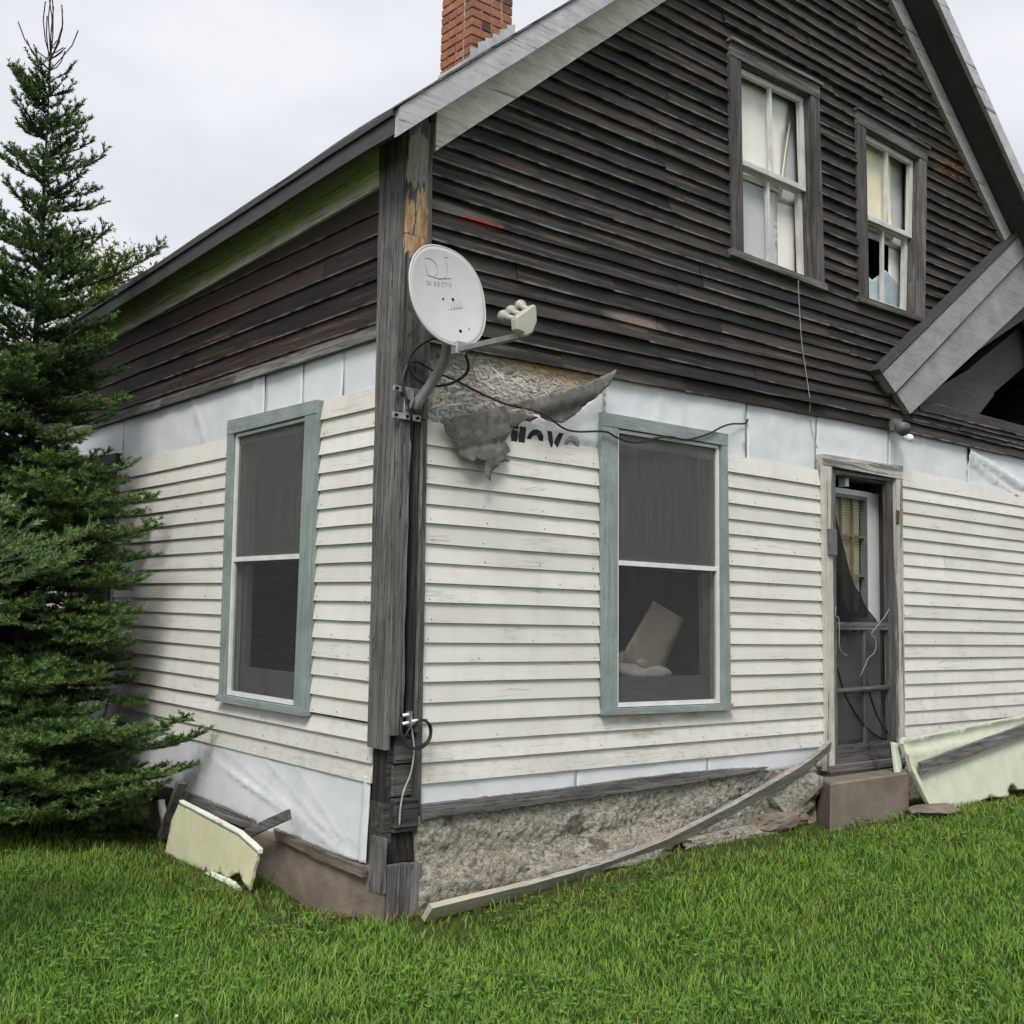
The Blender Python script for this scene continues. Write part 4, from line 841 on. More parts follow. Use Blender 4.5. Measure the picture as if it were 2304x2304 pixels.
# inner door leaf with nine small panes and a blind
quad('door_leaf', FR, [(4.30, 2.636), (4.468, 2.630), (4.492, .70), (4.31, .70)], .13, .17, 'door_white', door)
quad('door_leaf', FR, [(3.70, 2.636), (4.299, 2.636), (4.299, 2.596), (3.70, 2.596)], .13, .17, 'door_white', door)
quad('door_leaf', FR, [(3.70, 1.70), (4.309, 1.70), (4.309, .70), (3.70, .70)], .13, .17, 'door_white', door)
quad('door_leaf', FR, [(3.70, 2.595), (3.80, 2.595), (3.80, 1.701), (3.70, 1.701)], .13, .17, 'door_white', door)
for z0, z1, x0, x1 in ((.80, 1.12, 3.79, 3.98), (.80, 1.12, 4.06, 4.25), (1.22, 1.60, 3.79, 3.98), (1.22, 1.60, 4.06, 4.25)): quad('door_panel', FR, [(x0, z1), (x1, z1), (x1, z0), (x0, z0)], .124, .131, 'door_white', door)
frame4('light_frame', FR, [(3.801, 2.594), (4.298, 2.594), (4.308, 1.702), (3.801, 1.702)], [(3.83, 2.565), (4.272, 2.565), (4.28, 1.735), (3.83, 1.735)], .12, .165, 'lampgrey', door, 'x')
for z in (2.29, 2.0): quad('muntin', FR, [(3.831, z + .009), (4.273, z + .009), (4.275, z - .009), (3.831, z - .009)], .128, .15, 'muntin_tan', door)
for x in (3.98, 4.125): quad('muntin', FR, [(x - .006, 2.564), (x + .006, 2.564), (x + .008, 1.736), (x - .004, 1.736)], .126, .149, 'muntin_tan', door)
quad('pane', FR, [(3.83, 2.566), (4.273, 2.566), (4.28, 1.736), (3.83, 1.736)], .152, .155, 'glass', door)
mb = MB()
for i in range(40): z = 1.73 + i * .021; mb.hexa([FR(3.835, z, .172), FR(4.268, z, .172), FR(4.268, z + .004, .190), FR(3.835, z + .004, .190), FR(3.835, z + .017, .166), FR(4.268, z + .017, .166), FR(4.268, z + .021, .184), FR(3.835, z + .021, .184)])
mb.build('blind_slats', 'blind', door)
# broken wooden screen door
sdn = (lambda nm, q, d0, d1, mt: quad(nm, FR, q, d0, d1, mt, door))
sdn('screen_door_stile', [(3.662, 2.70), (3.715, 2.70), (3.745, .672), (3.692, .672)], .0, .034, 'grey_z'); sdn('screen_door_stile', [(4.365, 2.72), (4.450, 2.72), (4.490, .672), (4.40, .672)], .0, .034, 'grey_z')
sdn('screen_door_rail', [(3.66, 2.735), (4.452, 2.735), (4.451, 2.7205), (3.66, 2.7005)], .0, .036, 'grey_x')
sdn('screen_door_rail', [(3.732, 1.655), (4.382, 1.660), (4.383, 1.605), (3.733, 1.60)], .002, .03, 'grey_x'); sdn('screen_door_rail', [(3.743, .79), (4.398, .80), (4.40, .675), (3.745, .672)], .001, .033, 'grey_x')
mb = MB(); mb.tube([(3.735, .012, 1.168), (4.06, .01, 1.176), (4.392, .012, 1.182)], .021, 8); mb.build('screen_door_rail', 'grey_x', door)
sdn('screen_door_mullion', [(4.075, 1.599), (4.112, 1.60), (4.125, .795), (4.088, .794)], .014, .03, 'grey_z')
sheet(FR, [(3.72, 2.66), (3.755, 2.5), (3.80, 2.36), (3.86, 2.2), (3.93, 2.06), (4.02, 1.92), (4.12, 1.81), (4.24, 1.71), (4.36, 1.63), (4.1, 1.63), (3.73, 1.63)], lambda u, z: .036 + .006 * math.sin(u * 40 + z * 6) + .01 * (u - 3.7), .001, 'torn_screen', 'screen_dark', door, .04)
sheet(FR, [(3.72, 2.6), (3.76, 2.2), (3.86, 1.9), (4.02, 1.62), (4.06, 1.58), (3.93, 1.62), (3.73, 1.62)], lambda u, z: .056 + .012 * math.sin(u * 60 + z * 3), .001, 'torn_screen', 'screen_dark', door, .04)
sheet(FR, [(3.742, 1.605), (4.385, 1.61), (4.38, 1.3), (4.33, 1.1), (4.37, .95), (4.40, .79), (3.745, .785)], lambda u, z: .032 + .012 * math.sin(u * 16 + z * 5), .001, 'door_screen', 'screen_door', door, .05)
for pts, r in (([(3.76, .02, 1.36), (3.85, .018, 1.16), (4.02, .018, .98), (4.2, .02, .86), (4.39, .02, .80)], .008), ([(4.1, .018, 1.3), (4.18, .018, 1.12), (4.28, .018, .96), (4.4, .02, .85)], .007)):
    mb = MB(); mb.tube(smoothpath(pts, 4), r, 6); mb.build('screen_spline', 'black', door)
mb = MB(); mb.tube(smoothpath([(4.0, -.01, 1.27), (4.06, -.02, 1.36), (4.09, -.02, 1.40), (4.16, -.03, 1.45), (4.17, -.03, 1.54), (4.12, -.03, 1.58), (4.26, -.03, 1.68), (4.37, -.02, 1.76)], 4), .0022, 6); o = mb.build('bent_wire', 'white_wire'); tag(o, 'thin pale bent wire poking out of the torn screen door', 'wire')
mb = MB(); mb.tube(smoothpath([(3.705, -.01, 1.76), (3.70, -.012, 1.70), (3.73, -.02, 1.67), (3.74, -.015, 1.5), (3.78, -.01, 1.44), (3.86, 0, 1.42)], 4), .0028, 6); o = mb.build('frayed_cord', 'white_wire'); tag(o, 'frayed yellowish cord hanging on the hinge side of the screen door', 'cord')
quad('latch_box', FR, [(3.575, 2.30), (3.66, 2.30), (3.665, 2.12), (3.585, 2.12)], -.05, -.027, 'lampgrey', door)
quad('hinge', FR, [(4.455, 2.50), (4.485, 2.50), (4.485, 2.40), (4.455, 2.40)], -.035, -.0265, 'rust', door)
quad('door_closer', FR, [(3.93, 2.70), (3.97, 2.70), (3.97, 2.64), (3.93, 2.64)], .06, .12, 'door_white', door)
for k, dx in enumerate((0, .012, -.01)):
    mb = MB(); mb.tube(smoothpath([(4.1 + dx, -.01, .80), (4.12 + dx * 2, -.055, .73), (4.10 + dx * 3, -.075, .66), (4.12 - dx * 2, -.09, .56), (4.11 + dx * 4, -.10, .50)], 5), .0028, 5); o = mb.build('dangling_wire', 'black'); tag(o, ['straight', 'right-hand', 'left-hand'][k] + ' thin black wire dangling from the screen door over the step', 'wire', 'black wires hanging below the screen door')

# ------------------------------------------------------------------ porch rake on the right
def onp(x, z, D): f_ = (4.6148 - D) / 4.6148; return (-3.0476 + (x + 3.0476) * f_, 1.6583 + (z - 1.6583) * f_)
hood = None
A0, A1 = (4.319, 3.524), (7.2, HOODT(7.2)); B0, B1 = (4.498, 3.408), (7.2, 3.408 + .737 * 2.702); C0, C1 = (4.70, 3.268), (7.2, 3.278 + .645 * 2.51)
def hq(name, q, D0, D1, mt, parent): 
    mb = MB(); mb.hexa([FR(*onp(*p, D0), -D0) for p in q] + [FR(*onp(*p, D0), -D1) for p in q]); return mb.build(name, mt, parent)
hood = hq('porch_rake', [A0, A1, B1, B0], .085, .0, 'porch', house)
hq('rake_frieze', [(B0[0] + .015, B0[1] - .004), (B1[0], B1[1] - .004), C1, C0], .06, .0, 'porch', hood)
hq('roof_edge', [(A0[0] - .012, A0[1] + .004), (A1[0], A1[1] + .004), (A1[0], A1[1] + .05), (A0[0] - .035, A0[1] + .03)], .095, -.0, 'slate_x', hood)
def iq(name, q, y0, y1, mt): mb = MB(); mb.hexa([FR(*p, y0) for p in q] + [FR(*p, y1) for p in q]); return mb.build(name, mt, hood)
iq('inner_rafter', [(5.963, 3.853), (7.35, 4.66), (7.35, 4.26), (6.335, 3.674)], .2, .3, 'slate_x')
iq('ceiling_panel', [(4.95, 3.40), (5.95, 3.86), (6.33, 3.68), (6.0, 3.42)], .16, .17, 'slate_x')
iq('ceiling_panel', [(4.9, 3.45), (6.75, 4.60), (6.75, 4.63), (4.9, 3.48)], .132, .6, 'slate_x')
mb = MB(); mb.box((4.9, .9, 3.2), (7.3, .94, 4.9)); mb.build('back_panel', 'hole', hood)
# flood lamp below the foot of the rake
lamp = empty('flood_lamp', (4.43, -.02, 3.08), 'small grey flood lamp with white bulbs under the porch rake foot', 'lamp')
mb = MB(); mb.box((4.40, -.05, 3.10), (4.50, .0, 3.19)); mb.build('back_plate', 'lampgrey', lamp)
mb = MB(); mb.tube([(4.44, -.05, 3.14), (4.40, -.09, 3.125), (4.36, -.15, 3.09)], [.02, .035, .055], 12); mb.build('lamp_shade', 'lampgrey', lamp)
def ball(name, c_, r, mt, parent, sz=1): 
    bm = bmesh.new(); bmesh.ops.create_uvsphere(bm, u_segments=16, v_segments=10, radius=r)
    for v in bm.verts: v.co.z *= sz
    me = bpy.data.meshes.new(name); bm.to_mesh(me); bm.free(); me.polygons.foreach_set('use_smooth', [True] * len(me.polygons)); return link(name, me, c_, parent, mt)
ball('bulb', (4.535, -.09, 3.05), .032, 'bulb', lamp); ball('bulb', (4.47, -.08, 3.048), .018, 'bulb', lamp)
mb = MB(); mb.tube([(4.48, -.03, 3.12), (4.53, -.08, 3.085)], .016, 8); mb.build('socket', 'lampgrey', lamp)

# ------------------------------------------------------------------ satellite dish
dish = empty('satellite_dish', (.04, -.035, 2.6), 'round grey satellite dish on a bent mast bolted to the corner post', 'satellite dish')
dc = Vector((.065, -.30, 3.19)); tl = math.radians(9); ex = Vector((1, 0.10, 0)).normalized(); nrm = Vector((.10 * math.cos(tl), -math.cos(tl), math.sin(tl))).normalized(); ez = nrm.cross(ex) * -1
if ez.z < 0: ez = -ez
da, db = .245, .252
def dpt(u, v, off=0):   # u,v in metres on the dish face
    r2 = (u / da) ** 2 + (v / db) ** 2; return dc + ex * u + ez * v + nrm * (-.028 * (1 - r2) + off)
mb = MB(); vs = []; nr, na = 12, 56
for side, off in ((0, 0), (1, -.006)):
    for i in range(nr + 1):
        for j in range(na):
            t = 2 * math.pi * j / na; e = 2 / 2.25; r = i / nr; cu_, su = math.cos(t), math.sin(t)
            vs.append(dpt(r * da * math.copysign(abs(cu_) ** e, cu_), r * db * math.copysign(abs(su) ** e, su), off))
K = (nr + 1) * na; fs = []
for sd_ in (0, 1):
    for i in range(nr):
        for j in range(na):
            q = (sd_ * K + i * na + j, sd_ * K + i * na + (j + 1) % na, sd_ * K + (i + 1) * na + (j + 1) % na, sd_ * K + (i + 1) * na + j); fs.append(q if sd_ == 0 else q[::-1])
fs += [(nr * na + j, nr * na + (j + 1) % na, K + nr * na + (j + 1) % na, K + nr * na + j) for j in range(na)]
mb.add(vs, fs, True); refl = mb.build('reflector', 'dishgrey', dish, recalc=False)
bm = bmesh.new(); bm.from_mesh(refl.data); bmesh.ops.remove_doubles(bm, verts=bm.verts, dist=1e-5); bmesh.ops.recalc_face_normals(bm, faces=bm.faces); bm.to_mesh(refl.data); bm.free()
rim = []
for j in range(na + 1):
    t = 2 * math.pi * j / na; e = 2 / 2.25; rim.append(dpt(da * math.copysign(abs(math.cos(t)) ** e, math.cos(t)), db * math.copysign(abs(math.sin(t)) ** e, math.sin(t)), -.004))
mb = MB(); mb.tube(rim, .0055, 6, False); mb.build('rim', 'dishgrey', refl)
rot_ = math.radians(17)
def on_dish(me, u0, v0, name, mt):
    for v in me.vertices:
        a, b = v.co.x, v.co.y; v.co = dpt(u0 + a, v0 + b, .0012 + v.co.z * .5) - dc
    me.materials.clear(); return link(name, me, dc, refl, mt)
for i, ch in enumerate('DIRECTV'): on_dish(text_mesh(ch, .032, .0003, .0006), -.125 + i * .0255, .036 + i * .0042, 'embossed_letter', 'logo')
def dline(pts, r, name='embossed_line', mt='logo'):
    mb = MB(); mb.tube([dpt(u, v, .001) for u, v in pts], r, 5); return mb.build(name, mt, refl)
dline([(-.135, .165), (-.115, .085), (-.04, .088), (.045, .108)], .0013)
dline([(-.135, .165)] + [(-.105 + .06 * math.sin(t), .128 + .045 * math.cos(t)) for t in np.linspace(0, 2.4, 14)], .0013)
dline([(-.05, .086)] + [(-.04 + .06 * math.sin(t), .15 - .064 * math.cos(t)) for t in np.linspace(.15, 2.0, 14)] + [(-.005, .205), (.022, .208)], .0013)
for k in range(4): dline([(.035 + .018 * k, -.045), (.045 + .018 * k, -.005 + .006 * k)], .0012)
dline([(.015, -.06), (.11, -.03)], .0008)
for u, v, r in ((.05, .0, .0085), (-.015, -.012, .006), (.072, -.165, .0095), (.13, -.14, .006), (.055, -.045, .004)):
    mb = MB(); mb.tube([dpt(u, v, -.002), dpt(u, v, .0015)], r, 12); mb.build('bolt_head', 'hole' if r > .0055 and u != .13 else 'zinc', refl)
mpath = smoothpath([(.035, -.062, 2.655), (.075, -.095, 2.73), (.115, -.14, 2.82), (.135, -.18, 2.90), (.137, -.20, 2.98), (.137, -.205, 3.10)], 6)
mb = MB(); mb.tube(mpath, .0265, 16); mb.build('mast', 'mast', dish)
mb = MB(); mb.box((.07, -.245, 3.03), (.21, -.215, 3.22)); mb.build('back_bracket', 'zinc', dish, bevel=.004)
mb = MB(); mb.box((-.07, -.046, 2.735), (.10, -.038, 2.765)); mb.box((-.07, -.046, 2.60), (.10, -.038, 2.632)); mb.box((-.005, -.050, 2.60), (.03, -.040, 2.765)); mb.build('wall_bracket', 'zinc', dish, bevel=.002)
for sx in (.006, .062):
    mb = MB(); vs = [FR(sx, 2.70 + .052 * math.sin(t), -.072 + .038 * math.cos(t)) for t in np.linspace(0, 2 * math.pi, 18)[:-1]]; n = len(vs)
    mb.add(vs + [p + Vector((.005, 0, 0)) for p in vs], [tuple(range(n)), tuple(range(n, 2 * n))[::-1]] + [(i, (i + 1) % n, n + (i + 1) % n, n + i) for i in range(n)]); mb.build('clevis_plate', 'mast', dish)
mb = MB(); mb.tube([(-.004, -.075, 2.69), (.075, -.075, 2.69)], .008, 8); mb.build('pivot_bolt', 'hole', dish)
for x, z in ((-.05, 2.75), (.08, 2.75), (-.05, 2.617), (.08, 2.617), (.015, 2.617)): mb = MB(); mb.tube([(x, -.044, z), (x, -.054, z)], .009, 8); mb.build('bolt_head', 'hole', dish)
mb = MB(); mb.bar((.115, -.30, 2.925), (.165, -.74, 2.93), .026, .03); mb.build('feed_arm', 'mast', dish, bevel=.004)
mb = MB(); mb.box((.09, -.345, 2.90), (.145, -.295, 2.965)); mb.build('arm_clamp', 'zinc', dish, bevel=.004)
mb = MB()
out_ = [(.098, 2.935), (.091, 2.994), (.10, 3.003), (.198, 3.078), (.215, 3.07), (.221, 2.999), (.195, 2.938), (.150, 2.914), (.137, 2.93)]
n = len(out_); mb.add([FR(u, z, -.745) for u, z in out_] + [FR(u, z, -.79) for u, z in out_], [tuple(range(n)), tuple(range(n, 2 * n))[::-1]] + [(i, (i + 1) % n, n + (i + 1) % n, n + i) for i in range(n)]); mb.build('converter_body', 'lnb', dish, bevel=.008)
for u, z in ((.112, 2.997), (.145, 3.025), (.185, 3.058)):
    mb = MB(); w2 = Vector((u, -.75, z)); e2 = Vector((u + .006 + (u - .112) * .45, -.645, z + .038 + (u - .112) * .12)); dv = e2 - w2; mb.tube([w2, w2 + dv * .75], .0135, 14); mb.tube([w2 + dv * .68, w2 + dv * .74, w2 + dv * .82, w2 + dv * .9, w2 + dv * 1.0], [.015, .027, .029, .027, .017], 18); mb.tube([w2 + dv * .57, w2 + dv * .61], .022, 16); hn = mb.build('feed_horn', 'lnb', dish); mb = MB(); mb.tube([w2 + dv * .775, w2 + dv * .805], .0305, 18); mb.build('horn_seam', 'mast', hn)

# ------------------------------------------------------------------ cables
def cable(name, pts, r, mt, label, cat='cable', n=6):
    mb = MB(); mb.tube(smoothpath(pts, n), r, 7); return tag(mb.build(name, mt), label, cat)
cable('coax_cable', [(.01, -.045, 2.885), (.06, -.055, 2.90), (.17, -.06, 2.865), (.314, -.04, 2.846), (.478, -.03, 2.808), (.62, -.09, 2.756), (.794, -.085, 2.752), (.912, -.09, 2.728), (1.057, -.05, 2.691), (1.181, -.03, 2.688), (1.385, -.045, 2.712), (1.473, -.045, 2.692), (1.60, -.04, 2.676), (1.70, -.04, 2.690), (1.85, -.035, 2.735), (1.948, -.035, 2.752), (2.098, -.035, 2.752), (2.278, -.04, 2.805), (2.437, -.035, 2.876), (2.55, -.02, 2.91), (2.657, 0, 2.927), (2.72, .005, 2.94), (2.749, .012, 2.97)], .0062, 'black', 'black coax cable strung from the corner post across the front window head')
cable('coax_cable', [(.137, -.21, 3.02), (.05, -.17, 2.99), (-.01, -.12, 2.93), (-.02, -.10, 2.86), (.03, -.10, 2.80), (.12, -.13, 2.775), (.2, -.19, 2.80), (.235, -.25, 2.86), (.16, -.31, 2.93)], .0075, 'black', 'short black cable looping behind the dish to its feed arm')
cable('coax_cable', [(.01, -.045, 2.885), (-.02, -.05, 2.80), (-.01, -.06, 2.72), (.02, -.075, 2.62), (.055, -.03, 2.5), (.06, -.012, 2.2), (.05, -.012, 1.9), (.055, -.012, 1.6), (.06, -.02, 1.3), (.05, -.03, 1.14)], .0075, 'black', 'black cable running down the groove of the corner post')
cable('cable_coil', [(.05, -.035, 1.14), (.04, -.055, 1.06), (.07, -.07, 1.0), (.14, -.075, .985), (.20, -.07, 1.02), (.205, -.07, 1.09), (.15, -.07, 1.12), (.09, -.065, 1.09), (.06, -.06, 1.03), (.10, -.055, .99), (.17, -.06, 1.0), (.21, -.06, 1.05), (.185, -.06, 1.115), (.12, -.045, 1.12)], .006, 'black', 'black cable coiled in two loops low on the corner post')
cable('loose_wire', [(.10, -.045, 1.15), (.105, -.05, 1.08), (.12, -.055, .98), (.11, -.05, .87), (.07, -.05, .78), (.055, -.05, .70), (.055, -.045, .62)], .0048, 'white_wire', 'pale grey wire hanging below the coiled cable on the post', 'wire')
spl = empty('cable_splitter', (.09, -.04, 1.09), 'small metal cable splitter with white connectors on the corner post', 'splitter')
mb = MB(); mb.box((.078, -.05, 1.09), (.108, -.037, 1.165)); mb.build('body', 'lampgrey', spl)
for p, q in (((.05, -.05, 1.145), (.085, -.05, 1.15)), ((.05, -.05, 1.105), (.085, -.05, 1.11)), ((.105, -.05, 1.115), (.14, -.05, 1.118))): mb = MB(); mb.tube([p, q], .0085, 8); mb.build('connector', 'alu', spl)
cable('hanging_wire', [(3.19, -.062, 3.985), (3.21, -.05, 3.9), (3.27, -.03, 3.6), (3.33, -.02, 3.4), (3.39, -.015, 3.19), (3.41, .0, 3.1), (3.45, .008, 2.98), (3.50, .0, 2.86)], .0032, 'white_wire', 'thin pale wire hanging from the left attic window sill', 'wire')

# ------------------------------------------------------------------ torn felt
felt = empty('torn_felt', (.9, -.05, 2.4), 'torn grey roofing felt drooping below the bare strand board', 'felt')
sheet(FR, [(.627, 2.76), (.425, 2.686), (.212, 2.624), (.25, 2.58), (.31, 2.53), (.345, 2.485), (.335, 2.465), (.364, 2.439), (.43, 2.435), (.50, 2.445), (.49, 2.40), (.485, 2.37), (.51, 2.355), (.54, 2.337), (.55, 2.385), (.58, 2.41), (.60, 2.448), (.64, 2.455), (.69, 2.47), (.672, 2.50), (.70, 2.522), (.663, 2.575), (.676, 2.637), (.66, 2.70)],
      lambda u, z: -.045 - .03 * math.sin((u - .2) * 7) - .012 * math.exp(-((u - .30 - .5 * (2.62 - z)) / .012) ** 2) - .010 * math.exp(-((u - .47 + .25 * (2.62 - z)) / .014) ** 2) + .012 * math.exp(-((z - 2.53 - .3 * (u - .5)) / .010) ** 2) + .022 * mnoise.noise(Vector((u * 9, z * 7, 1))) + .012 * abs(mnoise.noise(Vector((u * 20, z * 16, 5)))) + .006 * mnoise.noise(Vector((u * 50, z * 44, 5))), .002, 'hanging_flap', 'felt', felt, .016, True, .014)
def rollr(u, z):
    c_ = 2.76 + (u - .63) * .38 - .02; return -.05 - .045 * math.sqrt(max(0, 1 - min(1, abs(z - c_) / .11) ** 2)) + .012 * mnoise.noise(Vector((u * 8, z * 16, 4)))
sheet(FR, [(.62, 2.765), (.792, 2.813), (1.0, 2.885), (1.19, 2.958), (1.428, 3.075), (1.415, 3.04), (1.36, 2.965), (1.25, 2.86), (1.13, 2.765), (1.06, 2.722), (1.0, 2.712), (.93, 2.725), (.872, 2.734), (.76, 2.745)], rollr, .002, 'folded_edge', 'felt', felt, .018, True, .008)
sheet(FR, [(.64, 2.75), (.9, 2.735), (.84, 2.70), (.79, 2.70), (.75, 2.665), (.69, 2.645), (.665, 2.66)], lambda u, z: -.022 + .008 * mnoise.noise(Vector((u * 14, z * 14, 2))), .004, 'tucked_fold', 'felt', felt, .02, True, .005)

# ------------------------------------------------------------------ loose boards, panels, step
mb = MB(); pl = smoothpath([(.10, -.235, .245), (.86, -.16, .255), (1.46, -.13, .297), (2.13, -.12, .415), (3.145, -.10, .675), (3.52, -.085, .815)], 6); vs = []
for i, p in enumerate(pl):
    d = (pl[min(i + 1, len(pl) - 1)] - pl[max(0, i - 1)]).normalized(); t = i / (len(pl) - 1); up = Vector((0, -.35 - .4 * (1 - t), 1)).normalized(); a = d.cross(up).normalized(); b = a.cross(d)
    for x, y in ((.014, .045), (-.014, .045), (-.014, -.045), (.014, -.045)): vs.append(p + a * (x + random.uniform(-.001, .001)) + b * (y * (1 - .1 * t) + random.uniform(-.003, .003)))
n = len(pl) - 1; mb.add(vs, [(i * 4 + j, i * 4 + (j + 1) % 4, i * 4 + 4 + (j + 1) % 4, i * 4 + 4 + j) for i in range(n) for j in range(4)] + [(0, 1, 2, 3), (n * 4 + 3, n * 4 + 2, n * 4 + 1, n * 4)])
s, c, b, r, sp = weathered('leaning_plank_wood', 'x', (.17, .16, .15), (.33, .32, .3), (.46, .44, .41), crack=.8, var=0); pk = s.blob((.3, -.22, .25), (.9, .5, .3), .9); c = s.mix(s.math('MULTIPLY', pk, .75), c, (.5, .45, .35)); rr_ = s.blob((1.9, -.12, .36), (.3, .3, .2), .8); c = s.mix(s.math('MULTIPLY', s.math('MULTIPLY', rr_, .6), s.noise(s.pos(), 14, 4)), c, (.34, .2, .1)); M['plankwood'] = s.done(c, .85, b, .2)
tag(mb.build('leaning_plank', 'plankwood'), 'long sagging grey plank slanting from the grass up to the doorway', 'plank')
mb = MB(); vs = []
F0, F1 = [(3.215, .19), (4.16, .19), (4.145, .622), (3.225, .615)], [(3.475, .19), (4.5, .19), (4.5, .60), (3.562, .588)]
mb.hexa([FR(u, z, -.30) for u, z in F0] + [FR(u, z, .03) for u, z in F1]); o = mb.build('doorstep', 'bconc', bevel=.012); tag(o, 'brown concrete doorstep block below the screen door', 'step')
mb = MB(); mb.box((3.62, -.03, .585), (4.55, .04, .618)); mb.build('sill_timber', 'bconc', house)
o = None
bm = bmesh.new(); bmesh.ops.create_icosphere(bm, subdivisions=3, radius=1)
for v in bm.verts: p = v.co.copy(); n1 = 1 + .3 * mnoise.noise(p * 1.5); v.co = Vector((p.x * .26 * n1, p.y * .12 * n1, p.z * .035 * n1))
me = bpy.data.meshes.new('flat_stone'); bm.to_mesh(me); bm.free(); o = link('flat_stone', me, (4.28, -.42, gz(4.28, -.42) + .045), None, 'bconc'); tag(o, 'flat tan stone in the grass between doorstep and green panel', 'stone')
# right: pale green panel leaning on the wall with a plank across it
pan = empty('green_panel', (5.2, -.33, .3), 'pale green moulded panel leaning against the wall right of the door', 'panel')
lean = lambda z: -.36 + .22 * (z - .3)
OUT = [(4.372, .315), (4.62, .325), (4.87, .338), (5.2, .37), (5.42, .35), (5.48, .345), (5.49, .40), (5.54, .43), (5.60, .43), (5.63, .39), (5.72, .385), (6.6, .36), (7.2, .36), (7.2, 1.03), (6.5, .968), (5.838, .932), (5.2, .90), (4.6, .863), (4.26, .842), (4.20, .858), (4.155, .845), (4.135, .815), (4.20, .62), (4.30, .42)]
def pdep(u, z):
    zt_ = np.interp(u, [4.13, 4.2, 4.26, 5.2, 5.84, 6.5, 7.2], [.82, .86, .842, .90, .932, .968, 1.03]); ul = 4.135 + (.815 - z) * .46
    rimv = max(math.exp(-((u - ul) / .035) ** 2), math.exp(-((z - zt_) / .02) ** 2)); return lean(z) - .022 * rimv - .014 * math.exp(-((z - (zt_ - .105 - .02 * (u - 4.2))) / .012) ** 2) + .012 * math.exp(-((z - zt_ + .06) / .03) ** 2)
sheet(FR, OUT, pdep, .03, 'panel_face', 'foam_g', pan, .028, True, .002)
sheet(FR, [(4.09, .59), (4.16, .59), (4.22, .80), (4.12, .82)], lambda u, z: lean(z) + .05, .02, 'panel_edge', 'foam_gw', pan, .04)
mb = MB(); plank(mb, (4.255, -.325, .645), (7.15, -.265, .995), .03, .082, (0, 0, 1), 14, 0, .002); tag(mb.build('grey_plank', 'grey_x'), 'grey plank lying across the pale green panel', 'plank')
# left: broken foam boards and stakes along the side wall
fo = empty('foam_board', (-.25, 1.4, .2), 'broken cream foam board lying on edge along the side wall', 'foam board')
FO = [(.867, .175), (.93, .195), (.99, .235), (1.06, .215), (1.15, .17), (1.22, .20), (1.339, .15), (1.38, .17), (1.5, .15), (1.62, .15), (1.75, .15), (1.975, .16), (1.93, .36), (1.85, .47), (1.83, .491), (1.45, .468), (1.031, .441), (.795, .39), (.82, .30)]
sheet(LF, FO, lambda u, z: -.262 + .05 * (z - .2), .016, 'board_face', 'foam_y', fo, .03, True, .007)
sheet(LF, [(.79, .372), (1.035, .424), (1.45, .452), (1.835, .475), (1.832, .496), (1.45, .474), (1.031, .447), (.79, .396)], lambda u, z: -.267 + .05 * (z - .2), .026, 'board_edge', 'foam_w', fo, .03, True, .003)
o = sheet(LF, [(.93, .125), (1.08, .13), (1.25, .13), (1.36, .13), (1.36, .175), (1.24, .185), (1.12, .19), (1.02, .185), (.95, .17)], lambda u, z: -.285, .02, 'foam_shard', 'foam_w', fo, .03, True, .008)
o = sheet(LF, [(2.25, .20), (2.30, .20), (2.33, .27), (2.425, .395), (2.39, .41), (2.36, .41), (2.27, .26)], lambda u, z: -.15, .03, 'foam_strip', 'foam_w', None, .03, True, .004); tag(o, 'narrow pale foam strip standing between stake and spruce', 'foam strip')
o = sheet(LF, [(2.66, .36), (2.70, .36), (2.71, .455), (2.97, .475), (2.975, .495), (2.70, .485), (2.66, .475)], lambda u, z: -.10, .02, 'foam_strip', 'foam_w', None, .03, True, .003); tag(o, 'bent white strip low on the side wall beside the spruce', 'foam strip')
mb = MB(); plank(mb, (-.17, 2.245, .20), (-.14, 2.065, .56), .06, .03, (0, 1, 0), 6); tag(mb.build('wooden_stake', 'grey_z'), 'upright grey wooden stake at the end of the foam board', 'stake')
mb = MB(); plank(mb, (-.16, 1.24, .365), (-.11, .745, .567), .022, .05, (0, 0, 1), 6); tag(mb.build('propped_lath', 'grey_y'), 'short grey slat propped between foam board and house wrap', 'slat')
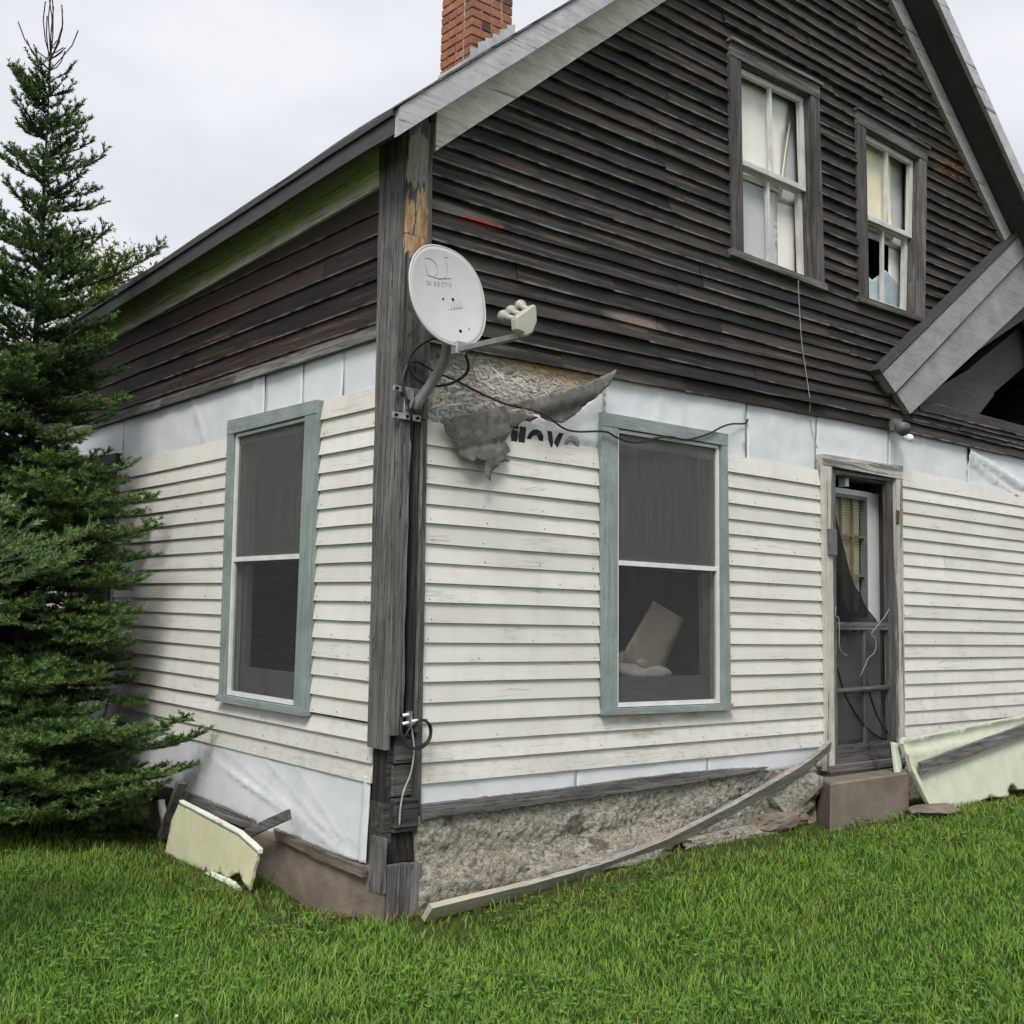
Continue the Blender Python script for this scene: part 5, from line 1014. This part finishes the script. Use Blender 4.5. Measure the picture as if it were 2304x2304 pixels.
# ------------------------------------------------------------------ conifers
def unit(v): return v / (np.linalg.norm(v) + 1e-9)
def needles(segs, rs, dens, ln, wd, c_old, c_new):
    """segs: rows of p0(3) p1(3) tipness length-scale -> one triangle for each needle"""
    S = np.array(segs); p0, p1, tip = S[:, 0:3], S[:, 3:6], S[:, 6]
    L = np.linalg.norm(p1 - p0, axis=1); n = np.maximum(4, (L * dens).astype(int)); idx = np.repeat(np.arange(len(S)), n); N = len(idx)
    ax = (p1 - p0) / L[:, None]; t = rs.rand(N); base = p0[idx] + (p1 - p0)[idx] * t[:, None]; A = ax[idx]
    ref = np.where(np.abs(A[:, 2:3]) < .9, np.array([[0, 0, 1.]]), np.array([[1., 0, 0]])); e1 = np.cross(A, ref); e1 /= np.linalg.norm(e1, axis=1)[:, None]; e2 = np.cross(A, e1)
    th = rs.uniform(0, 2 * np.pi, N); rad = e1 * np.cos(th)[:, None] + e2 * np.sin(th)[:, None]; rad[:, 2] += .25
    d = A * rs.uniform(.45, .9, N)[:, None] + rad * .8; d /= np.linalg.norm(d, axis=1)[:, None]
    sd_ = np.cross(d, rs.normal(size=(N, 3))); sd_ /= np.linalg.norm(sd_, axis=1)[:, None]
    l = ln * rs.uniform(.7, 1.25, N); V = np.stack([base + sd_ * wd / 2, base - sd_ * wd / 2, base + d * l[:, None]], 1).reshape(-1, 3)
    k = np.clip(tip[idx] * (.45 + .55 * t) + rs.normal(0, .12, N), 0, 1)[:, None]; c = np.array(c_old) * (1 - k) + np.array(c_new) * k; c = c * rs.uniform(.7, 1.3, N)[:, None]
    return V, np.repeat(c, 3, 0)
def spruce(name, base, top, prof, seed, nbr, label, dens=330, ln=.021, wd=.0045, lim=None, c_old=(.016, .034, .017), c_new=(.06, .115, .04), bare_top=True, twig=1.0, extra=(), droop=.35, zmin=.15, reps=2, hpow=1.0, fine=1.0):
    rs = np.random.RandomState(seed); base = np.array(base, float); top = np.array(top, float); H = top[2] - base[2]
    root = empty(name, tuple(base), label, 'tree'); segs = []; wood = MB()
    trunk = MB(); trunk.tube([tuple(base + (top - base) * t) for t in np.linspace(0, 1, 14)], [max(.004, .055 * H / 6 * (1 - t) ** .9) for t in np.linspace(0, 1, 14)], 9); trunk.build('trunk', 'bark', root)
    jobs = []
    for i in range(nbr):
        h = zmin + (1 - zmin) * ((i + rs.rand()) / nbr) ** hpow
        if bare_top and h > .58 and rs.rand() < .5: continue
        jobs.append((h, rs.uniform(0, 2 * np.pi), prof(h) * rs.uniform(.65, 1.2), None))
    for e in extra: jobs.append(e)
    for h, az, R, ele in jobs:
        st = base + (top - base) * h
        if math.cos(az) > .05: R = min(R, (-.06 - st[0]) / math.cos(az)) if lim is not None else R
        if R < .03: continue
        el0 = ele if ele is not None else (-.12 + .95 * max(0, h - .35) + rs.normal(0, .1)); dirh = np.array([math.cos(az), math.sin(az), 0.])
        n = max(3, int(R / .13)); pts = [st]; 
        for q in range(n):
            f = (q + 1) / n; el = el0 - droop * math.sin(f * 2.2) * (1 - h) + .5 * f * f
            pts.append(pts[-1] + (dirh * math.cos(el) + np.array([0, 0, math.sin(el)])) * R / n + rs.normal(0, .006, 3))
        wood.tube([tuple(p) for p in pts], [max(.0022, .011 * R * (1 - q / (n + .5))) if h < .96 else .0042 for q in range(n + 1)], 5, False)
        up_ = np.array([0, 0, 1.]); L_ = 0.; step = .085 / fine; alt = 0
        for q in range(n if h < .96 else 0): segs.append([*pts[q], *pts[q + 1], max(0, (q + .5) / n - .55) * 1.6])
        if bare_top and h > .93: continue
        s0 = .1 * R
        while s0 < R:
            f = s0 / R; q = min(n - 1, int(f * n)); p = pts[q] + (pts[q + 1] - pts[q]) * (f * n - q); ax = unit(pts[q + 1] - pts[q]); sidev = unit(np.cross(ax, up_))
            for s_ in (-1, 1):
                tl_ = twig * rs.uniform(.7, 1.15) * (min(.36, .36 * R) * (1 - f) ** .8 + .055)
                if h > .7: tl_ *= .8
                d = unit(ax * .72 + sidev * s_ * .7 + up_ * rs.normal(.16 + .25 * h, .14)); e_ = p + d * tl_ + up_ * .02 * tl_
                segs.append([*p, *e_, .2 + .8 * f])
                g = .05
                while g < tl_ - .015:
                    pp = p + (e_ - p) * (g / tl_)
                    for s2 in (-1, 1):
                        if rs.rand() < (.92 if h < .6 else .7):
                            d2 = unit(d * .75 + np.cross(d, up_) * s2 * .62 + up_ * rs.normal(.2, .16)); l2 = rs.uniform(.045, .1) * (1.15 - .5 * g / tl_); segs.append([*pp, *(pp + d2 * l2), .3 + .7 * f])
                    g += rs.uniform(.055, .085) / fine
            s0 += step * rs.uniform(.8, 1.25)
    wood.build('branches', 'bark', root)
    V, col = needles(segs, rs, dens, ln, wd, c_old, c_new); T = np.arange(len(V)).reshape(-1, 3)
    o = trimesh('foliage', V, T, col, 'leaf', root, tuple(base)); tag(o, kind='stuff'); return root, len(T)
def prof_main(h): return float(np.interp(h, [0, .12, .3, .5, .62, .72, .82, .9, .97, 1], [1.05, 1.0, .78, .66, .55, .48, .40, .31, .22, .05]))
def keep_out(p): return not (p[0] > -.04 and p[2] < 4.2)
tb = (-.75, 3.4, gz(-.75, 3.4))
ex = [(.99, 1.0, .46, 1.5), (.985, 5.0, .44, 1.4)] + [(.98, a, .42, 1.15) for a in (.3, 1.6, 2.9, 4.2, 5.4)] + [(.965, a, .36, .62) for a in (.9, 2.0, 3.2, 4.2, 5.2)] + [(.66, -.75, .95, .28), (.70, -.9, .6, .35), (.1, -1.25, 1.75, .22), (.12, -1.35, 1.6, .12), (.08, -1.1, 1.5, .12), (.14, -1.5, 1.45, .05), (.07, -1.45, 1.35, .1), (.09, -1.3, 1.65, .05), (.11, -1.18, 1.7, .1), (.06, -1.6, 1.3, .1), (.08, -1.75, 1.35, .12), (.1, -1.9, 1.3, .1), (.13, -1.65, 1.3, .0), (.06, -1.3, 1.45, .1), (.035, -1.25, 1.3, .12), (.03, -1.5, 1.25, .12), (.04, -1.75, 1.3, .1), (.035, -2.0, 1.25, .1), (.045, -1.1, 1.2, .12), (.05, -2.3, 1.3, .1), (.05, -1.4, 1.5, .15), (.4, -.9, .95, .0), (.36, -1.1, 1.1, .0), (.3, -1.0, 1.0, .02), (.33, -.8, .9, .0)]
t1, n1 = spruce('spruce_tree', tb, (-.82, 3.4, 5.6), prof_main, 5, 430, 'tall dark spruce with thin pointed top beside the house wall', lim=keep_out, extra=ex, zmin=.03, dens=400, wd=.0085, ln=.028, hpow=1.2, c_new=(.165, .275, .078), c_old=(.024, .05, .023))
t2, n2 = spruce('spruce_tree', (-.78, 6.0, .15), (-.78, 6.0, 5.1), lambda h: 1.5 * (1 - h) ** .8 + .12, 9, 300, 'dark spruce half hidden at the left edge behind the tall one', dens=150, ln=.028, wd=.013, fine=.7, zmin=.05, lim=1)
t3, n3 = spruce('spruce_tree', (-2.17, .42, .15), (-2.17, .42, 2.9), lambda h: 1.15 * (1 - h) ** .7 + .08 if h > .46 else .3 + .2 * h, 15, 96, 'light green young spruce at the left edge, nearest the camera', dens=420, ln=.02, wd=.0042, c_new=(.2, .31, .11), c_old=(.05, .09, .04), zmin=.06)
# leafy sapling behind the house
rs = np.random.RandomState(4); root = empty('leafy_tree', (1.2, 8.3, .15), 'yellow-green leafy tree top showing behind the roof eave', 'tree')
mb = MB(); mb.tube([(1.2, 8.3, .1), (1.15, 8.3, 2.5), (1.25, 8.3, 5.6)], [.07, .05, .01], 8); mb.build('trunk', 'bark', root); wood = MB(); P_ = []
for i in range(110):
    h = rs.uniform(2.6, 5.5); a = rs.uniform(0, 6.28); R = rs.uniform(.4, 1.1) * (1.1 - .13 * (h - 2)); st = np.array([1.2, 8.3, h]); en = st + np.array([math.cos(a) * R, math.sin(a) * R, R * rs.uniform(.3, .9)]); wood.tube([tuple(st), tuple((st + en) / 2 + (0, 0, -.04)), tuple(en)], [.012, .007, .003], 5, False)
    for q in range(90): P_.append(st + (en - st) * rs.uniform(.25, 1.05) + rs.normal(0, .09, 3))
wood.build('branches', 'bark', root); P_ = np.array(P_); N = len(P_); d = rs.normal(size=(N, 3)); d /= np.linalg.norm(d, axis=1)[:, None]; e = np.cross(d, rs.normal(size=(N, 3))); e /= np.linalg.norm(e, axis=1)[:, None]; l = rs.uniform(.05, .1, N)[:, None]
V = np.stack([P_, P_ + d * l * .5 + e * l * .16, P_ + d * l, P_ + d * l * .5 - e * l * .16], 1).reshape(-1, 3); cl = np.array([.22, .25, .075]) * rs.uniform(.5, 1.3, (N, 1)); tag(trimesh('foliage', V, np.arange(N * 4).reshape(-1, 4), np.repeat(cl, 4, 0), 'leaf', root, (1.2, 8.3, .15)), kind='stuff')

# ------------------------------------------------------------------ lawn
rs = np.random.RandomState(2)
def lawn_points(n, dmin, dmax, pw, amin, amax):
    d = (dmin ** pw + rs.rand(n) * (dmax ** pw - dmin ** pw)) ** (1 / pw); a = math.atan2(FW.y, FW.x) + rs.uniform(amin, amax, n)
    return np.c_[CAM.x + d * np.cos(a), CAM.y + d * np.sin(a)]
P2 = np.concatenate([lawn_points(350000, 1.9, 10.5, 1.25, -.62, .60), lawn_points(45000, .3, 14, 1.6, -3.14, 3.14)])
inh = ((P2[:, 0] > -.03) & (P2[:, 1] > -.06) & (P2[:, 0] < RIGHT) & (P2[:, 1] < BACK)) | ((P2[:, 0] > 3.2) & (P2[:, 0] < 4.5) & (P2[:, 1] > -.31) & (P2[:, 1] < 0))
nf = np.array([mnoise.noise(Vector((p[0] * 2.2, p[1] * 2.2, 0))) for p in P2[::8]]); nf = np.repeat(nf, 8)[:len(P2)] if False else None
def vnoise(p, sc_, seed):   # cheap value noise on a lattice
    q = p * sc_; i = np.floor(q).astype(int); f = q - i; f = f * f * (3 - 2 * f)
    hsh = lambda a, b: ((np.sin(a * 127.1 + b * 311.7 + seed) * 43758.5453) % 1)
    a, b, c_, d = hsh(i[:, 0], i[:, 1]), hsh(i[:, 0] + 1, i[:, 1]), hsh(i[:, 0], i[:, 1] + 1), hsh(i[:, 0] + 1, i[:, 1] + 1)
    return (a * (1 - f[:, 0]) + b * f[:, 0]) * (1 - f[:, 1]) + (c_ * (1 - f[:, 0]) + d * f[:, 0]) * f[:, 1]
wallside = np.minimum(np.where(P2[:, 0] > -.05, -P2[:, 1], 9), np.where(P2[:, 1] > -.05, -P2[:, 0], 9))   # distance out from the house
bare = (wallside < .34 + .2 * vnoise(P2, 3, 5)) & (rs.rand(len(P2)) < .72)
ut = (np.hypot(P2[:, 0] + .8, P2[:, 1] - 3.4) < 1.3) & (rs.rand(len(P2)) < .6)
P2 = P2[~(inh | bare | ut)]; wallside = np.minimum(np.where(P2[:, 0] > -.05, -P2[:, 1], 9), np.where(P2[:, 1] > -.05, -P2[:, 0], 9)); N = len(P2)
v1, v2, v3 = vnoise(P2, 1.1, 1), vnoise(P2, 4.5, 2), vnoise(P2, 13, 3)
dcam = np.hypot(P2[:, 0] - CAM.x, P2[:, 1] - CAM.y)
h = (.02 + .022 * v2 + .02 * rs.rand(N)) * (.8 + .5 * v1) * np.where(rs.rand(N) < .04, 1.6, 1); wdt = (.0026 + .0024 * rs.rand(N)) * (.85 + .06 * dcam)
a = rs.uniform(0, 6.283, N); ln_ = rs.uniform(.2, 1.35, N) * h; bx, by = np.cos(a), np.sin(a)
z0 = ground_z(P2[:, 0], P2[:, 1]) - .004; sx, sy = -by * wdt / 2, bx * wdt / 2
tw = rs.uniform(-.6, .6, N); 
def pt(u, hh, s_): return np.c_[P2[:, 0] + bx * ln_ * u + sx * s_, P2[:, 1] + by * ln_ * u + sy * s_, z0 + h * hh]
V = np.stack([pt(0, 0, 1), pt(0, 0, -1), pt(.35, .62, .85), pt(.35, .62, -.85), pt(1, .95 , 0)], 1).reshape(-1, 3)
o5 = np.arange(N)[:, None] * 5; T = np.concatenate([o5 + [0, 1, 3], o5 + [0, 3, 2], o5 + [2, 3, 4]])
g = np.array([.118, .245, .03]); yl = np.array([.215, .325, .055]); dk = np.array([.07, .175, .03]); br = np.array([.20, .145, .055])
k1 = np.clip(v1 * .9 + rs.normal(0, .25, N), 0, 1)[:, None]; c = g * (1 - k1) + yl * k1; k2 = np.clip((v3 - .5) * 1.5 + rs.normal(0, .2, N), 0, 1)[:, None]; c = c * (1 - k2) + dk * k2
dry = ((rs.rand(N) < .025) | ((wallside < .75) & (rs.rand(N) < .55 * (1 - wallside / .75)))); c[dry] = br * rs.uniform(.5, 1.1, (dry.sum(), 1))
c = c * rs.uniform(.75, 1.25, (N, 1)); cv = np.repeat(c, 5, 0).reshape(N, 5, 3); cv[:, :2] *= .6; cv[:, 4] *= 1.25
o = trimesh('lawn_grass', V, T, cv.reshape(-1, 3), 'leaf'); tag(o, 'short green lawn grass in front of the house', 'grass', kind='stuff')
# clover leaves among the grass
Pc = lawn_points(15000, 1.9, 9, 1.2, -.62, .6); keep = vnoise(Pc, 2.3, 8) > .5; Pc = Pc[keep]
ih = ((Pc[:, 0] > -.25) & (Pc[:, 1] > -.3)); Pc = Pc[~ih]; N = len(Pc); zc = ground_z(Pc[:, 0], Pc[:, 1]) + rs.uniform(.025, .06, N); az = rs.uniform(0, 6.28, N); Vs = []; Cs = []
for q in range(3):
    t = az + q * 2.094; r = .0085 * rs.uniform(.7, 1.3, N); cxq, cyq = Pc[:, 0] + np.cos(t) * r, Pc[:, 1] + np.sin(t) * r
    tilt = rs.uniform(-.4, .4, N)
    ring = [np.c_[cxq + np.cos(t + f) * r, cyq + np.sin(t + f) * r, zc + np.cos(f) * r * tilt + .003] for f in (0, 1.4, 3.14, 4.9)]; Vs.append(np.stack(ring, 1)); Cs.append(np.array([.12, .235, .04]) * rs.uniform(.6, 1.3, (N, 1)))
V = np.concatenate([x.reshape(-1, 3) for x in Vs]); Cc = np.concatenate([np.repeat(x, 4, 0) for x in Cs]); o = trimesh('clover_leaves', V, np.arange(len(V)).reshape(-1, 4), Cc, 'leaf'); tag(o, 'low clover leaves spread through the lawn', 'clover', kind='stuff')
fl = bmesh.new(); bmesh.ops.create_icosphere(fl, subdivisions=2, radius=.009)
for v in fl.verts: v.co *= 1 + .25 * mnoise.noise(v.co * 400)
me0 = bpy.data.meshes.new('clover_flowers'); M['petal'] = simple('clover_petals', (.6, .58, .5), .8, nscale=60)
Vf = np.array([v.co[:] for v in fl.verts]); Tf = np.array([[v.index for v in f.verts] for f in fl.faces]); fl.free(); bpy.data.meshes.remove(me0)
Pf = lawn_points(9, 2.4, 7.5, 1.4, -.5, .5); Pf = Pf[~((Pf[:, 0] > -.2) & (Pf[:, 1] > -.3))]
V = np.concatenate([Vf * rs.uniform(.6, 1.1) + (p[0], p[1], gz(*p) + .06) for p in Pf]); T = np.concatenate([Tf + i * len(Vf) for i in range(len(Pf))])
o = trimesh('clover_flowers', V, T, np.ones((len(V), 3)), 'petal'); tag(o, 'tiny white clover flower heads dotted over the lawn', 'flowers', kind='stuff')
print('TRIS', n1, n2, n3, len(P2) * 3)
